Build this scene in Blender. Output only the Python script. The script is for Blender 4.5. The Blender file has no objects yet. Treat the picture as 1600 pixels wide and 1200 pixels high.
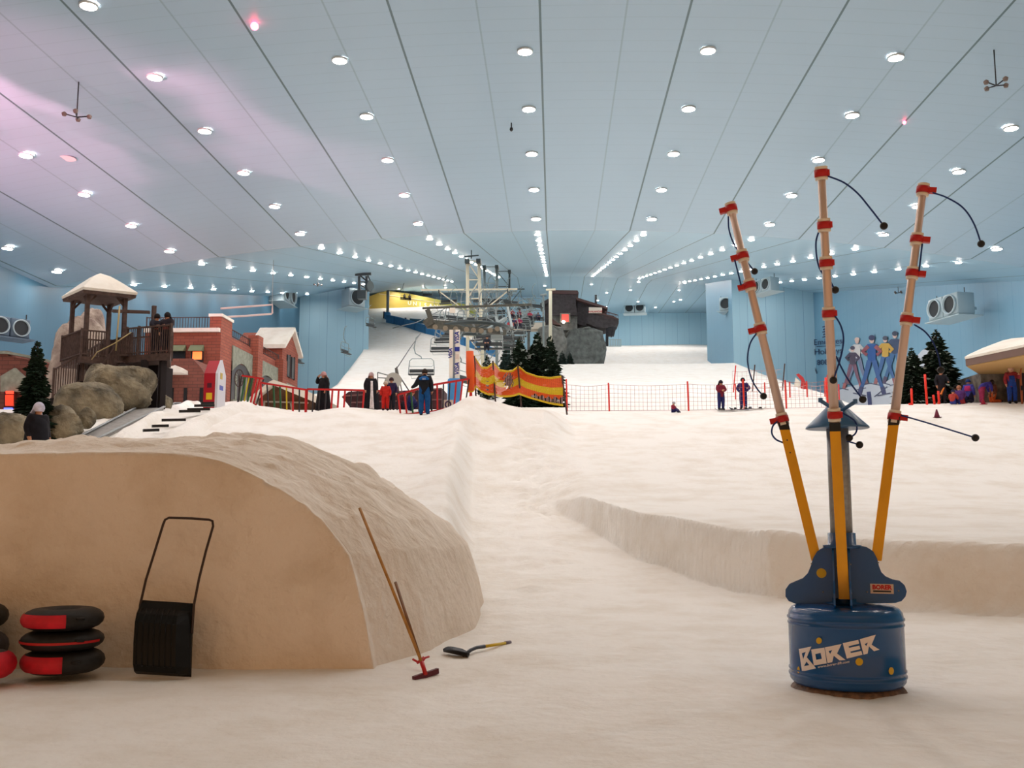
import bpy, math, random
import numpy as np
from mathutils import Vector, Matrix, Euler
R = math.radians
random.seed(7); RNG = np.random.default_rng(7)
SC = bpy.context.scene; COL = SC.collection
# ---------------------------------------------------------------- camera
F = 1550.0
PITCH = math.atan(195 / F); YAW = math.atan(67 / F * math.cos(PITCH))
EYE = np.array([0.0, 0.0, 1.6])
cam_d = bpy.data.cameras.new('camera'); cam = bpy.data.objects.new('camera', cam_d); COL.objects.link(cam)
cam_d.sensor_width = 36; cam_d.lens = 36 * F / 1600; cam_d.clip_end = 1000
cam.location = EYE; cam.rotation_euler = (R(90) + PITCH, 0, YAW)
SC.camera = cam
# ---------------------------------------------------------------- world: warm light of the mall windows behind the hall's open front
W = bpy.data.worlds.new('world'); SC.world = W; W.use_nodes = True
W.node_tree.nodes['Background'].inputs[0].default_value = (1.0, 0.56, 0.28, 1)
W.node_tree.nodes['Background'].inputs[1].default_value = 0.52
SC.view_settings.view_transform = 'Standard'; SC.view_settings.look = 'None'
SC.view_settings.exposure = 0.12; SC.view_settings.gamma = 1; SC.view_settings.use_curve_mapping = False
LAMP_POWER = 195.0; LAMP_COLOR = (1.0, 0.865, 0.785)
sd = bpy.data.lights.new('mall_spotlight', 'SPOT'); sp = bpy.data.objects.new('mall_spotlight', sd); COL.objects.link(sp)
sd.energy = 105000; sd.color = (1.0, .36, .44); sd.spot_size = R(46); sd.spot_blend = .7; sd.shadow_soft_size = .3
sp.location = (-34, 26, 8); _d = Vector((-29, 54, 24)) - Vector(sp.location); sp.rotation_euler = _d.to_track_quat('-Z', 'Y').to_euler()
sd.use_nodes = True; _n = sd.node_tree; _tc = _n.nodes.new('ShaderNodeTexCoord'); _no = _n.nodes.new('ShaderNodeTexNoise'); _no.inputs['Scale'].default_value = 3.2; _no.inputs['Detail'].default_value = 4   # cloud pattern thrown on the ceiling
_rp = _n.nodes.new('ShaderNodeValToRGB'); _rp.color_ramp.elements[0].position = .47; _rp.color_ramp.elements[1].position = .53; _rp.color_ramp.elements[0].color = (.22, .22, .22, 1)
_n.links.new(_tc.outputs['Normal'], _no.inputs['Vector']); _n.links.new(_no.outputs['Fac'], _rp.inputs[0]); _n.links.new(_rp.outputs[0], _n.nodes['Emission'].inputs['Strength'])
# ---------------------------------------------------------------- pixel helpers (photograph is 1600 x 1200)
FW = np.array([-math.sin(YAW) * math.cos(PITCH), math.cos(YAW) * math.cos(PITCH), math.sin(PITCH)])
RT = np.array([math.cos(YAW), math.sin(YAW), 0.0]); UP = np.cross(RT, FW)
def ray(x, y): return FW + (x - 800) / F * RT + (600 - y) / F * UP
def at(x, y, Y):
    d = ray(x, y); return EYE + d * (Y / d[1])
def zy(Y, y, x=850):
    d = ray(x, y); return 1.6 + d[2] * Y / d[1]
# ---------------------------------------------------------------- object helpers
MW = {}
def tag(o, label=None, cat=None, group=None, kind=None):
    if label: o['label'] = label
    if cat: o['category'] = cat
    if group: o['group'] = group
    if kind: o['kind'] = kind
    return o
def thing(name, label, cat, loc=(0, 0, 0), rz=0.0, group=None, rot=None):
    o = bpy.data.objects.new(name, None); COL.objects.link(o)
    o.location = loc; o.rotation_euler = rot if rot is not None else (0, 0, rz); o.empty_display_size = .2
    MW[o] = Matrix.Translation(loc) @ o.rotation_euler.to_matrix().to_4x4()
    return tag(o, label, cat, group)
def copy_tree(o, parent=None):
    c = o.copy(); COL.objects.link(c)
    if parent: c.parent = parent
    for ch in list(o.children): copy_tree(ch, c)
    return c
def s2l(c):
    c = c / 255.0
    return c / 12.92 if c <= .04045 else ((c + .055) / 1.055) ** 2.4
MATS = {}
def mat(name, rgb, rough=.6, metal=0.0, spec=.4, noise=None, bump=None, emit=None, coords='Object'):
    if name in MATS: return MATS[name]
    m = bpy.data.materials.new(name); m.use_nodes = True; nt = m.node_tree; N = nt.nodes; L = nt.links
    b = N['Principled BSDF']; col = tuple(s2l(v) for v in rgb) + (1,)
    b.inputs['Base Color'].default_value = col; b.inputs['Roughness'].default_value = rough
    b.inputs['Metallic'].default_value = metal; b.inputs['Specular IOR Level'].default_value = spec
    if emit: b.inputs['Emission Color'].default_value = tuple(s2l(v) for v in emit[0]) + (1,); b.inputs['Emission Strength'].default_value = emit[1]
    if noise or bump: tc = N.new('ShaderNodeTexCoord')
    if noise:
        n = N.new('ShaderNodeTexNoise'); n.inputs['Scale'].default_value = noise[0]; n.inputs['Detail'].default_value = 5; L.new(tc.outputs[coords], n.inputs['Vector'])
        r = N.new('ShaderNodeValToRGB'); e = r.color_ramp.elements; e[0].position = .3; e[1].position = .7
        a = noise[1]; col2 = tuple(s2l(v) for v in noise[2]) + (1,) if len(noise) > 2 else tuple(min(1, v * (1 + a)) for v in col[:3]) + (1,)
        e[0].color = tuple(v * (1 - a) for v in col[:3]) + (1,); e[1].color = col2
        L.new(n.outputs['Fac'], r.inputs[0]); L.new(r.outputs[0], b.inputs['Base Color'])
    if bump:
        n = N.new('ShaderNodeTexNoise'); n.inputs['Scale'].default_value = bump[0]; n.inputs['Detail'].default_value = 6; L.new(tc.outputs[coords], n.inputs['Vector'])
        p = N.new('ShaderNodeBump'); p.inputs['Strength'].default_value = bump[1]; p.inputs['Distance'].default_value = bump[2] if len(bump) > 2 else .05
        L.new(n.outputs['Fac'], p.inputs['Height']); L.new(p.outputs[0], b.inputs['Normal'])
    MATS[name] = m
    return m
def brick_mat(name, c1, c2, mortar, scale=1.0, bw=.6, bh=.2):
    if name in MATS: return MATS[name]
    m = bpy.data.materials.new(name); m.use_nodes = True; nt = m.node_tree; N = nt.nodes; L = nt.links; b = N['Principled BSDF']
    tc = N.new('ShaderNodeTexCoord'); sx = N.new('ShaderNodeSeparateXYZ'); L.new(tc.outputs['Object'], sx.inputs[0])
    ad = N.new('ShaderNodeMath'); L.new(sx.outputs[0], ad.inputs[0]); L.new(sx.outputs[1], ad.inputs[1])
    cb = N.new('ShaderNodeCombineXYZ'); L.new(ad.outputs[0], cb.inputs[0]); L.new(sx.outputs[2], cb.inputs[1])
    br = N.new('ShaderNodeTexBrick'); br.inputs['Scale'].default_value = scale; br.inputs['Brick Width'].default_value = bw; br.inputs['Row Height'].default_value = bh; br.inputs['Mortar Size'].default_value = .02
    for k, c in (('Color1', c1), ('Color2', c2), ('Mortar', mortar)): br.inputs[k].default_value = tuple(s2l(v) for v in c) + (1,)
    L.new(cb.outputs[0], br.inputs['Vector']); L.new(br.outputs['Color'], b.inputs['Base Color']); b.inputs['Roughness'].default_value = .85
    MATS[name] = m; return m
class MB:
    """collects shapes and links them as one mesh object"""
    def __init__(s): s.v = []; s.f = []; s.m = []; s.s = []; s.n = 0
    def add(s, vs, fs, mi=0, smooth=False):
        o = s.n; s.v.extend([tuple(map(float, p)) for p in vs]); s.n += len(vs)
        for f in fs: s.f.append(tuple(i + o for i in f)); s.m.append(mi); s.s.append(smooth)
        return s
    def box(s, c, size, rot=None, mi=0, taper=1.0):
        hx, hy, hz = size[0] / 2, size[1] / 2, size[2] / 2
        P = [(-hx, -hy, -hz), (hx, -hy, -hz), (hx, hy, -hz), (-hx, hy, -hz)] + [(x * taper, y * taper, hz) for x, y in ((-hx, -hy), (hx, -hy), (hx, hy), (-hx, hy))]
        M = Euler(rot).to_matrix() if rot is not None and not isinstance(rot, Matrix) else rot
        vs = [(M @ Vector(p) if M else Vector(p)) + Vector(c) for p in P]
        return s.add(vs, [(0, 3, 2, 1), (4, 5, 6, 7), (0, 1, 5, 4), (1, 2, 6, 5), (2, 3, 7, 6), (3, 0, 4, 7)], mi)
    def rbox(s, c, size, r=.02, rot=None, mi=0, seg=2):
        """box with rounded vertical corners and chamfered top and bottom"""
        hx, hy, hz = size[0] / 2, size[1] / 2, size[2] / 2; r = min(r, hx * .95, hy * .95, hz * .95)
        def loop(rr, z, ins):
            out = []
            for k, (sx, sy) in enumerate(((1, 1), (-1, 1), (-1, -1), (1, -1))):
                for j in range(seg + 1):
                    a = math.pi / 2 * (k + j / seg)
                    out.append((sx * (hx - r) + (r - ins) * math.cos(a), sy * (hy - r) + (r - ins) * math.sin(a), z))
            return out
        L = []
        for j in range(seg + 1): a = math.pi / 2 * j / seg; L.append(loop(r, -hz + r - r * math.cos(math.pi / 2 - a) if False else -hz + r * (1 - math.sin(a)), r * (1 - math.cos(math.pi / 2 - a)) if False else r * (1 - math.cos(a))))
        L = L[::-1] if False else L
        low = [loop(r, -hz + r * (1 - math.sin(math.pi / 2 * j / seg)), r * (1 - math.cos(math.pi / 2 * j / seg))) for j in range(seg, -1, -1)]
        high = [loop(r, hz - r * (1 - math.sin(math.pi / 2 * j / seg)), r * (1 - math.cos(math.pi / 2 * j / seg))) for j in range(0, seg + 1)]
        return s.loft(low + high, rot=rot, c=c, mi=mi, smooth=True)
    def loft(s, loops, closed=True, cap=True, rot=None, c=(0, 0, 0), mi=0, smooth=True):
        n = len(loops[0]); M = Euler(rot).to_matrix() if rot is not None and not isinstance(rot, Matrix) else rot
        vs = [(M @ Vector(p) if M else Vector(p)) + Vector(c) for lp in loops for p in lp]; fs = []
        for k in range(len(loops) - 1):
            for j in range(n if closed else n - 1):
                a = k * n + j; b = k * n + (j + 1) % n; fs.append((a, b, b + n, a + n))
        s.add(vs, fs, mi, smooth)
        if cap and closed:
            o = s.n - len(vs)
            s.f.append(tuple(o + j for j in range(n))[::-1]); s.m.append(mi); s.s.append(False)
            s.f.append(tuple(o + (len(loops) - 1) * n + j for j in range(n))); s.m.append(mi); s.s.append(False)
        return s
    def tube(s, pts, r, n=8, mi=0, closed=False, cap=True, smooth=True):
        pts = [Vector(p) for p in pts]; K = len(pts); rr = r if isinstance(r, (list, tuple)) else [r] * K
        T = []
        for i in range(K):
            if closed: t = pts[(i + 1) % K] - pts[i - 1]
            else: t = pts[min(i + 1, K - 1)] - pts[max(i - 1, 0)]
            T.append(t.normalized() if t.length > 1e-9 else Vector((0, 0, 1)))
        u = T[0].orthogonal().normalized(); L = []
        for i in range(K):
            u = (u - T[i] * u.dot(T[i])); u = u.normalized() if u.length > 1e-6 else T[i].orthogonal().normalized(); w = T[i].cross(u)
            L.append([pts[i] + (u * math.cos(2 * math.pi * j / n + .4) + w * math.sin(2 * math.pi * j / n + .4)) * rr[i] for j in range(n)])
        if closed: L.append(L[0]); return s.loft(L, cap=False, mi=mi, smooth=smooth)
        return s.loft(L, cap=cap, mi=mi, smooth=smooth)
    def bar(s, a, b, w, h=None, up=(0, 0, 1), mi=0):
        a = Vector(a); b = Vector(b); h = h or w; t = (b - a).normalized(); u = Vector(up)
        x = t.cross(u); x = x.normalized() if x.length > 1e-4 else t.orthogonal().normalized(); y = x.cross(t).normalized()
        L = [[p + x * sx * w / 2 + y * sy * h / 2 for sx, sy in ((1, 1), (-1, 1), (-1, -1), (1, -1))] for p in (a, b)]
        return s.loft(L, mi=mi, smooth=False)
    def lathe(s, prof, c=(0, 0, 0), n=32, mi=0, rot=None, cap=True, smooth=True, sy=1.0):
        L = [[(r * math.cos(2 * math.pi * j / n), r * math.sin(2 * math.pi * j / n) * sy, z) for j in range(n)] for r, z in prof]
        return s.loft(L, c=c, mi=mi, rot=rot, cap=cap, smooth=smooth)
    def ball(s, c, r, n=12, mi=0, sc=(1, 1, 1), rot=None):
        prof = [(max(1e-4, math.sin(math.pi * k / n)), -math.cos(math.pi * k / n)) for k in range(n + 1)]
        M = Euler(rot).to_matrix() if rot is not None else Matrix.Identity(3)
        L = [[M @ Vector((q * r * math.cos(2 * math.pi * j / n) * sc[0], q * r * math.sin(2 * math.pi * j / n) * sc[1], z * r * sc[2])) for j in range(n)] for q, z in prof]
        return s.loft(L, c=c, mi=mi)
    def prism(s, poly, y0, y1, rot=None, c=(0, 0, 0), mi=0):
        """polygon in local x,z extruded along y"""
        return s.loft([[(x, y0, z) for x, z in poly], [(x, y1, z) for x, z in poly]], rot=rot, c=c, mi=mi, smooth=False)
    def obj(s, name, m, parent=None, world=False):
        me = bpy.data.meshes.new(name); vs = s.v
        if world and parent is not None:
            inv = MW[parent].inverted(); vs = [inv @ Vector(p) for p in vs]
        me.from_pydata([tuple(p) for p in vs], [], s.f)
        for mm in (m if isinstance(m, (list, tuple)) else [m]): me.materials.append(mm)
        me.polygons.foreach_set('material_index', s.m); me.polygons.foreach_set('use_smooth', s.s); me.validate(); me.update()
        o = bpy.data.objects.new(name, me); COL.objects.link(o)
        if parent is not None: o.parent = parent; MW[o] = MW.get(parent, Matrix.Identity(4))
        else: MW[o] = Matrix.Identity(4)
        return o
def rebase(o, p):
    """put a single mesh thing's origin at its base point"""
    p = Vector(p); o.data.transform(Matrix.Translation(-p)); o.location = p; MW[o] = Matrix.Translation(p); return o
def arc(c, r, a0, a1, n, plane='xz'):
    out = []
    for k in range(n + 1):
        a = R(a0 + (a1 - a0) * k / n); x, z = c[0] + r * math.cos(a), c[-1] + r * math.sin(a)
        out.append((x, z))
    return out
def bez(p0, p1, p2, n=14):
    p0, p1, p2 = Vector(p0), Vector(p1), Vector(p2)
    return [p0 * (1 - t) ** 2 + p1 * 2 * t * (1 - t) + p2 * t * t for t in [k / n for k in range(n + 1)]]
def text_mesh(txt, size, name, m, parent=None, M=None, depth=.004, shear=0.0, bend=None, bold=0.0):
    cu = bpy.data.curves.new(name, 'FONT'); cu.body = txt; cu.size = size; cu.extrude = depth; cu.align_x = 'CENTER'; cu.align_y = 'CENTER'; cu.shear = shear; cu.offset = bold; cu.resolution_u = 3
    t = bpy.data.objects.new(name, cu); COL.objects.link(t)
    dg = bpy.context.evaluated_depsgraph_get(); me = bpy.data.meshes.new_from_object(t.evaluated_get(dg)); bpy.data.objects.remove(t)
    me.materials.clear(); me.materials.append(m)
    if bend:
        for v in me.vertices: v.co = bend(v.co)
    if M is not None: me.transform(M)
    me.name = name
    o = bpy.data.objects.new(name, me); COL.objects.link(o)
    if parent is not None: o.parent = parent; MW[o] = MW.get(parent, Matrix.Identity(4))
    return o
# ---------------------------------------------------------------- noise, ground heights
def vnoise(x, y, seed=0):
    xi = np.floor(x).astype(np.int64); yi = np.floor(y).astype(np.int64); fx = x - xi; fy = y - yi
    fx = fx * fx * (3 - 2 * fx); fy = fy * fy * (3 - 2 * fy)
    def h(a, b):
        n = (a * 374761393 + b * 668265263 + seed * 1442695041) & 0x7fffffff
        n = ((n ^ (n >> 13)) * 1274126177) & 0x7fffffff
        return ((n ^ (n >> 16)) & 0xffff) / 65535.0
    return (h(xi, yi) * (1 - fx) + h(xi + 1, yi) * fx) * (1 - fy) + (h(xi, yi + 1) * (1 - fx) + h(xi + 1, yi + 1) * fx) * fy - .5
def fbm(x, y, seed=0, o=4):
    t = 0; a = 1.0
    for k in range(o): t = t + a * vnoise(x * 2 ** k, y * 2 ** k, seed + k); a *= .5
    return t
def sst(x, a, b): t = np.clip((x - a) / (b - a), 0, 1); return t * t * (3 - 2 * t)
def hermite(xs, ys):
    xs = np.array(xs, float); ys = np.array(ys, float); d = np.diff(ys) / np.diff(xs); m = np.empty_like(xs)
    m[0] = d[0]; m[-1] = d[-1]
    for i in range(1, len(xs) - 1): m[i] = 0 if d[i - 1] * d[i] <= 0 else 2 * d[i - 1] * d[i] / (d[i - 1] + d[i])
    def fn(x):
        x = np.clip(np.asarray(x, float), xs[0], xs[-1]); i = np.clip(np.searchsorted(xs, x) - 1, 0, len(xs) - 2)
        h = xs[i + 1] - xs[i]; t = (x - xs[i]) / h
        return (2*t**3-3*t**2+1)*ys[i] + (t**3-2*t**2+t)*h*m[i] + (-2*t**3+3*t**2)*ys[i+1] + (t**3-t**2)*h*m[i+1]
    return fn
def prof(head, pts, px): return hermite([p[0] for p in head] + [p[0] for p in pts], [p[1] for p in head] + [zy(p[0], p[1], px) for p in pts])
FARR = [(56, 636), (75, 611), (100, 590), (135, 575), (158, 569), (166, 571), (178, 577), (190, 573), (205, 562), (235, 549), (265, 540), (300, 538)]
FARL = [(58, 634), (75, 612), (90, 594), (110, 581), (130, 568), (150, 557), (171, 547), (200, 510), (230, 479), (250, 470), (300, 462)]
PATH = prof([(-20, 0), (10, 0), (13, .03)], [(16, 942), (20, 886), (24, 834), (28, 786), (32, 731), (36, 682), (40, 643), (44, 640)] + FARR, 820)
LEFT = prof([(-20, 0), (10, .0), (16, .5)], [(20, 812), (24, 776), (26, 754), (30, 717), (34, 681), (38, 650), (40, 642), (44, 640), (50, 638)] + FARL, 600)
LEFR = prof([(-20, 0), (10, .0), (16, .5)], [(20, 812), (24, 776), (26, 754), (30, 717), (34, 681), (38, 650), (40, 642), (44, 640), (50, 638)] + FARR, 800)
RIGHT = prof([(-20, 1.0), (10, 1.0)], [(14.8, 850), (16.8, 832), (20, 808), (25, 779), (30, 741), (35, 702), (42, 663), (47.5, 644.5), (50, 641)] + FARR, 1000)
BANKX = [-3, 0.0, .5, 1.0, 1.8, 2.6, 3.55, 5, 6.86, 10, 14, 25]; BANKY = [28, 27.5, 26.2, 24.6, 21.3, 19, 17.2, 15.8, 14.9, 14, 13.4, 13]
LEFTY = [0, 13, 20, 24, 32, 40, 44]; LEFTX = [-1.2, -1.2, -1.5, -1.95, -2.6, -3.3, -3.6]
FOOT = [(820 + 30 * math.sin(k * 1.7) * .5 + k * .9, 655 + 6.6 * k) for k in range(24)]
def ground(X, Y, detail=True):
    X = np.asarray(X, float); Y = np.asarray(Y, float)
    lr = sst(X, -26, -6); zl = LEFT(Y) * (1 - lr) + LEFR(Y) * lr
    zr = RIGHT(Y) + .022 * np.maximum(0, X - 6) * sst(Y, 30, 48) * (1 - sst(Y, 60, 90)); zp = PATH(Y)
    yb = np.interp(X, BANKX, BANKY) + .35 * vnoise(X * .9, X * 0 + 3.3, 5); tb = sst(Y, yb - .42, yb) * sst(X, -.5, .9)
    xl = np.interp(Y, LEFTY, LEFTX) + .12 * vnoise(Y * .7, Y * 0 + 1.7, 9); tl = 1 - sst(X, xl - .75, xl)
    z = zp * (1 - tb) + zr * tb
    z = z * (1 - tl) + zl * tl
    q = X / np.maximum(Y, 20)                          # the sides of the hall lie lower than the runs
    yt = np.interp(q, [-.6, -.27, -.235, -.222, -.197, -.19, .165, .18, .215, .275, .31, .6], [640, 622, 614, 602, 550, 300, 300, 568, 592, 622, 646, 652])
    zt = 1.6 + (795 - yt) * Y / F * 1.0; k = sst(Y, 50, 62) * np.where(X < 0, 1 - sst(Y, 172, 182), 1)
    z = np.where(zt < z, z + (zt - z) * k, z)
    # low ridge along the left edge of the lane, soft rolls on the crest
    rx = np.interp(Y, [24, 40], [-2.9, -3.35]); z = z + .22 * np.exp(-((X - rx) / .55) ** 2) * sst(Y, 22, 26) * (1 - sst(Y, 40, 42))
    for (cx, cy, w, h) in ((-12.3, 39, 1.6, .28), (-8.2, 38.5, 1.7, .26), (-3.0, 39.2, 1.5, .5), (-10.2, 39.5, .9, -.12), (-5.9, 39.2, 1.8, -.16), (-15, 40, 2.0, .1)):
        z = z + h * np.exp(-((X - cx) / w) ** 2 - ((Y - cy) / 2.4) ** 2)
    if detail:
        near = 1 - sst(Y, 45, 70)
        z = z + near * (.04 * fbm(X * .45, Y * .45, 3, 3) * (1 - .5 * sst(Y, 20, 32)) + (.022 - .012 * sst(Y, 16, 26)) * fbm(X * 2.1, Y * 2.1, 11, 3) * sst(Y, 4, 9))
        lane = np.exp(-((X + .6) / 1.6) ** 2) * sst(Y, 13, 18) * (1 - sst(Y, 40, 44)); z = z + .10 * lane * vnoise(X * 2.4, Y * 2.4, 21)
        bk = np.exp(-((Y - yb + .2) / .5) ** 2) * (X > -.5) * (Y < 30); z = z + .10 * bk * fbm(X * 1.6, Y * 1.6, 31, 4)
        z = z + (1 - near) * .35 * fbm(X * .06, Y * .06, 17, 3)
        for (fx, fy, rr, dp) in FEET: z = z - dp * np.exp(-(((X - fx) ** 2 + (Y - fy) ** 2) / rr ** 2)) + dp * .5 * np.exp(-(((X - fx) ** 2 + (Y - fy + rr * 1.6) ** 2) / rr ** 2))
    return z
FEET = []
def g(x, y): return float(ground(np.array([x]), np.array([y]), True)[0])
def hit(px, py, y0=5.0, y1=260.0):
    """first point where the view line meets the snow"""
    Ys = np.geomspace(y0, y1, 4000); d = ray(px, py); X = d[0] / d[1] * Ys; Z = 1.6 + d[2] / d[1] * Ys
    h = ground(X, Ys, False) - Z; k = np.argmax(h > 0) if (h > 0).any() else len(Ys) - 1
    return (float(X[k]), float(Ys[k]), g(X[k], Ys[k]))
for (fx, fy) in FOOT:
    for dx in (-9, 8):
        p = hit(fx + dx + random.uniform(-4, 4), fy + random.uniform(-3, 3)); FEET.append((p[0], p[1], .18, .14))
def on(px, Y):
    """snow point straight below/above image column px at distance Y"""
    X = float(at(px, 640, Y)[0]); return (X, Y, g(X, Y))
# ================================================================ LARGE STRUCTURE
def snow_mat(name, rgb, b1=(6, .55, .05), dirt=.0):
    m = mat(name, rgb, rough=.75, spec=.25, bump=b1)
    nt = m.node_tree; N = nt.nodes; L = nt.links; b = N['Principled BSDF']; tc = N.new('ShaderNodeTexCoord')
    n = N.new('ShaderNodeTexNoise'); n.inputs['Scale'].default_value = .8; n.inputs['Detail'].default_value = 9; n.inputs['Roughness'].default_value = .65; L.new(tc.outputs['Object'], n.inputs['Vector'])
    r = N.new('ShaderNodeValToRGB'); e = r.color_ramp.elements; c = [s2l(v) for v in rgb]
    e[0].position = .33; e[0].color = tuple(v * q for v, q in zip(c, (.90 - dirt, .87 - dirt * 1.2, .83 - dirt * 1.5))) + (1,); e[1].position = .55; e[1].color = tuple(c) + (1,)
    L.new(n.outputs['Fac'], r.inputs[0]); L.new(r.outputs[0], b.inputs['Base Color'])
    return m
M_SNOW = snow_mat('snow', (246, 243, 238)); M_BANK = snow_mat('bank_snow', (238, 225, 210), (5, .9, .07), .06); M_ROOFSNOW = snow_mat('roof_snow', (240, 236, 226), (3, .4, .08))
def ground_mesh():
    Ys = np.concatenate([np.linspace(-14, 3.9, 24), np.geomspace(4, 272, 600)])
    u = np.concatenate([np.linspace(-1.0, -.64, 40)[:-1], np.linspace(-.64, .60, 760), np.linspace(.60, 1.0, 40)[1:]])
    YY, UU = np.meshgrid(Ys, u, indexing='ij'); XX = np.clip(UU * (np.maximum(YY, 2) + 1.5), -53, 53)
    XX = np.where(YY < 4, np.clip(UU * 14, -47, 47) * (1 - np.clip((YY + 14) / 18, 0, 1)) + XX * np.clip((YY + 14) / 18, 0, 1), XX)
    ZZ = ground(XX, YY); nr, nc = XX.shape
    v = np.stack([XX, YY, ZZ], -1).reshape(-1, 3); i = np.arange(nr * nc).reshape(nr, nc)
    f = np.stack([i[:-1, :-1], i[:-1, 1:], i[1:, 1:], i[1:, :-1]], -1).reshape(-1, 4)
    me = bpy.data.meshes.new('floor'); me.vertices.add(len(v)); me.vertices.foreach_set('co', v.ravel()); me.loops.add(f.size); me.loops.foreach_set('vertex_index', f.ravel().astype(np.int32))
    me.polygons.add(len(f)); me.polygons.foreach_set('loop_start', np.arange(0, f.size, 4, dtype=np.int32)); me.polygons.foreach_set('use_smooth', np.ones(len(f), bool)); me.update(calc_edges=True)
    me.materials.append(M_SNOW); o = bpy.data.objects.new('floor', me); COL.objects.link(o); tag(o, 'snow covered floor and slope of the hall', None, None, 'structure')
    # drop the squashed faces that ran into the side walls
    return o
ground_mesh()
# ---- ceiling and walls
def ceil_z(x, y):
    top = 25.9 - .0023 * x * x * (1 - max(0.0, min(1.0, (y - 211) / 12)))
    if y <= 85: return top
    if y <= 212: return top + .2045 * (y - 85)
    return top + .2045 * 127 + .05 * (y - 212)
def panel_mat(name, rgb, period, off, seam, axis=0, rough=.35, cross=1.25, spec=.3, seamw=.008):
    m = bpy.data.materials.new(name); m.use_nodes = True; nt = m.node_tree; N = nt.nodes; L = nt.links; b = N['Principled BSDF']
    b.inputs['Roughness'].default_value = rough; b.inputs['Specular IOR Level'].default_value = spec
    tc = N.new('ShaderNodeTexCoord'); sx = N.new('ShaderNodeSeparateXYZ'); L.new(tc.outputs['Object'], sx.inputs[0])
    def line(sock, per, of, w):
        a = N.new('ShaderNodeMath'); a.operation = 'ADD'; a.inputs[1].default_value = of + 1000 * per; L.new(sock, a.inputs[0])
        d = N.new('ShaderNodeMath'); d.operation = 'DIVIDE'; d.inputs[1].default_value = per; L.new(a.outputs[0], d.inputs[0])
        f = N.new('ShaderNodeMath'); f.operation = 'FRACT'; L.new(d.outputs[0], f.inputs[0])
        c = N.new('ShaderNodeMath'); c.operation = 'COMPARE'; c.inputs[1].default_value = .5; c.inputs[2].default_value = w; L.new(f.outputs[0], c.inputs[0]); return c.outputs[0]
    nz = N.new('ShaderNodeTexNoise'); nz.inputs['Scale'].default_value = .05; nz.inputs['Detail'].default_value = 3; L.new(tc.outputs['Object'], nz.inputs['Vector'])
    rp = N.new('ShaderNodeValToRGB'); e = rp.color_ramp.elements; c = [s2l(v) for v in rgb]; e[0].position = .3; e[0].color = tuple(v * .92 for v in c) + (1,); e[1].position = .7; e[1].color = tuple(c) + (1,)
    L.new(nz.outputs['Fac'], rp.inputs[0]); last = rp.outputs[0]
    s3 = tuple(s2l(v) for v in seam) + (1,)
    for sock, per, of, w, k in ((sx.outputs[axis], period, off, seamw, 1.0), (sx.outputs[axis], period, off + period * .42, seamw * .8, .3), (sx.outputs[1 if axis == 0 else 2], cross, 0, .03, .10)):
        ln = line(sock, per, of, w); mx = N.new('ShaderNodeMix'); mx.data_type = 'RGBA'
        ml = N.new('ShaderNodeMath'); ml.operation = 'MULTIPLY'; ml.inputs[1].default_value = k; L.new(ln, ml.inputs[0]); L.new(ml.outputs[0], mx.inputs[0])
        L.new(last, mx.inputs[6]); mx.inputs[7].default_value = s3; last = mx.outputs[2]
    L.new(last, b.inputs['Base Color']); MATS[name] = m; return m
M_CEIL = panel_mat('ceiling_panels', (166, 194, 214), 7.3, .6 + 3.65, (86, 112, 122))
M_CEIL2 = panel_mat('upper_ceiling_panels', (162, 197, 217), 7.3, .6 + 3.65, (86, 112, 122), rough=.42, spec=.25)
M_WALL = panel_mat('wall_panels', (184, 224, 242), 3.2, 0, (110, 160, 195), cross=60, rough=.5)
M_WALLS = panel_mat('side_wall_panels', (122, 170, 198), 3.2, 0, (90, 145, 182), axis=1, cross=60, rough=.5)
def sheet(name, pts_rows, m, label, thick=None):
    b = MB(); nr = len(pts_rows); nc = len(pts_rows[0]); b.add([p for r_ in pts_rows for p in r_], [(i * nc + j, i * nc + j + 1, (i + 1) * nc + j + 1, (i + 1) * nc + j) for i in range(nr - 1) for j in range(nc - 1)], 0, True)
    o = b.obj(name, m); return tag(o, label, None, None, 'structure')
xs = np.linspace(-45, 45, 37)
sheet('ceiling', [[(x, y, ceil_z(x, y)) for x in xs] for y in (-14, 10, 35, 60, 84.99)], M_CEIL, 'level front part of the pale blue panelled ceiling')
sheet('ceiling_upper', [[(x, y, ceil_z(x, y)) for x in np.linspace(-53, 45, 40)] for y in (85.0, 110, 140, 171, 190, 211.99)], M_CEIL2, 'part of the pale blue ceiling that climbs with the slope')
sheet('ceiling_far', [[(x, y, ceil_z(x, y)) for x in np.linspace(-53, 45, 40)] for y in (212.0, 215, 219, 223, 240, 272)], M_CEIL2, 'far level part of the ceiling over the top station')
def wall(name, a, b, m, label, n=12, zb=-3):
    rows = [[], []]
    for k in range(n + 1):
        t = k / n; x = a[0] + (b[0] - a[0]) * t; y = a[1] + (b[1] - a[1]) * t; rows[0].append((x, y, zb)); rows[1].append((x, y, ceil_z(x, y) + .02))
    return sheet(name, rows, m, label)
M_WALLD = panel_mat('dimmed_wall_panels', (72, 116, 142), 3.2, 0, (66, 108, 134), axis=1, cross=60, rough=.5)  # left wall's weaker lamp light put into a darker panel colour
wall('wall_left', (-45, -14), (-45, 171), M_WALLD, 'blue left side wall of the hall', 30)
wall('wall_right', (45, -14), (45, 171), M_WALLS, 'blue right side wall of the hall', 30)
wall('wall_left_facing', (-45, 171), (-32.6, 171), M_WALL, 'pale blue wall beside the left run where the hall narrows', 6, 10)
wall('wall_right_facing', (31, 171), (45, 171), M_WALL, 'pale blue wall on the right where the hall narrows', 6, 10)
wall('wall_left_upper', (-52, 171.2), (-52, 236), M_WALLS, 'blue left wall of the upper slope', 8, 10)
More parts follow.
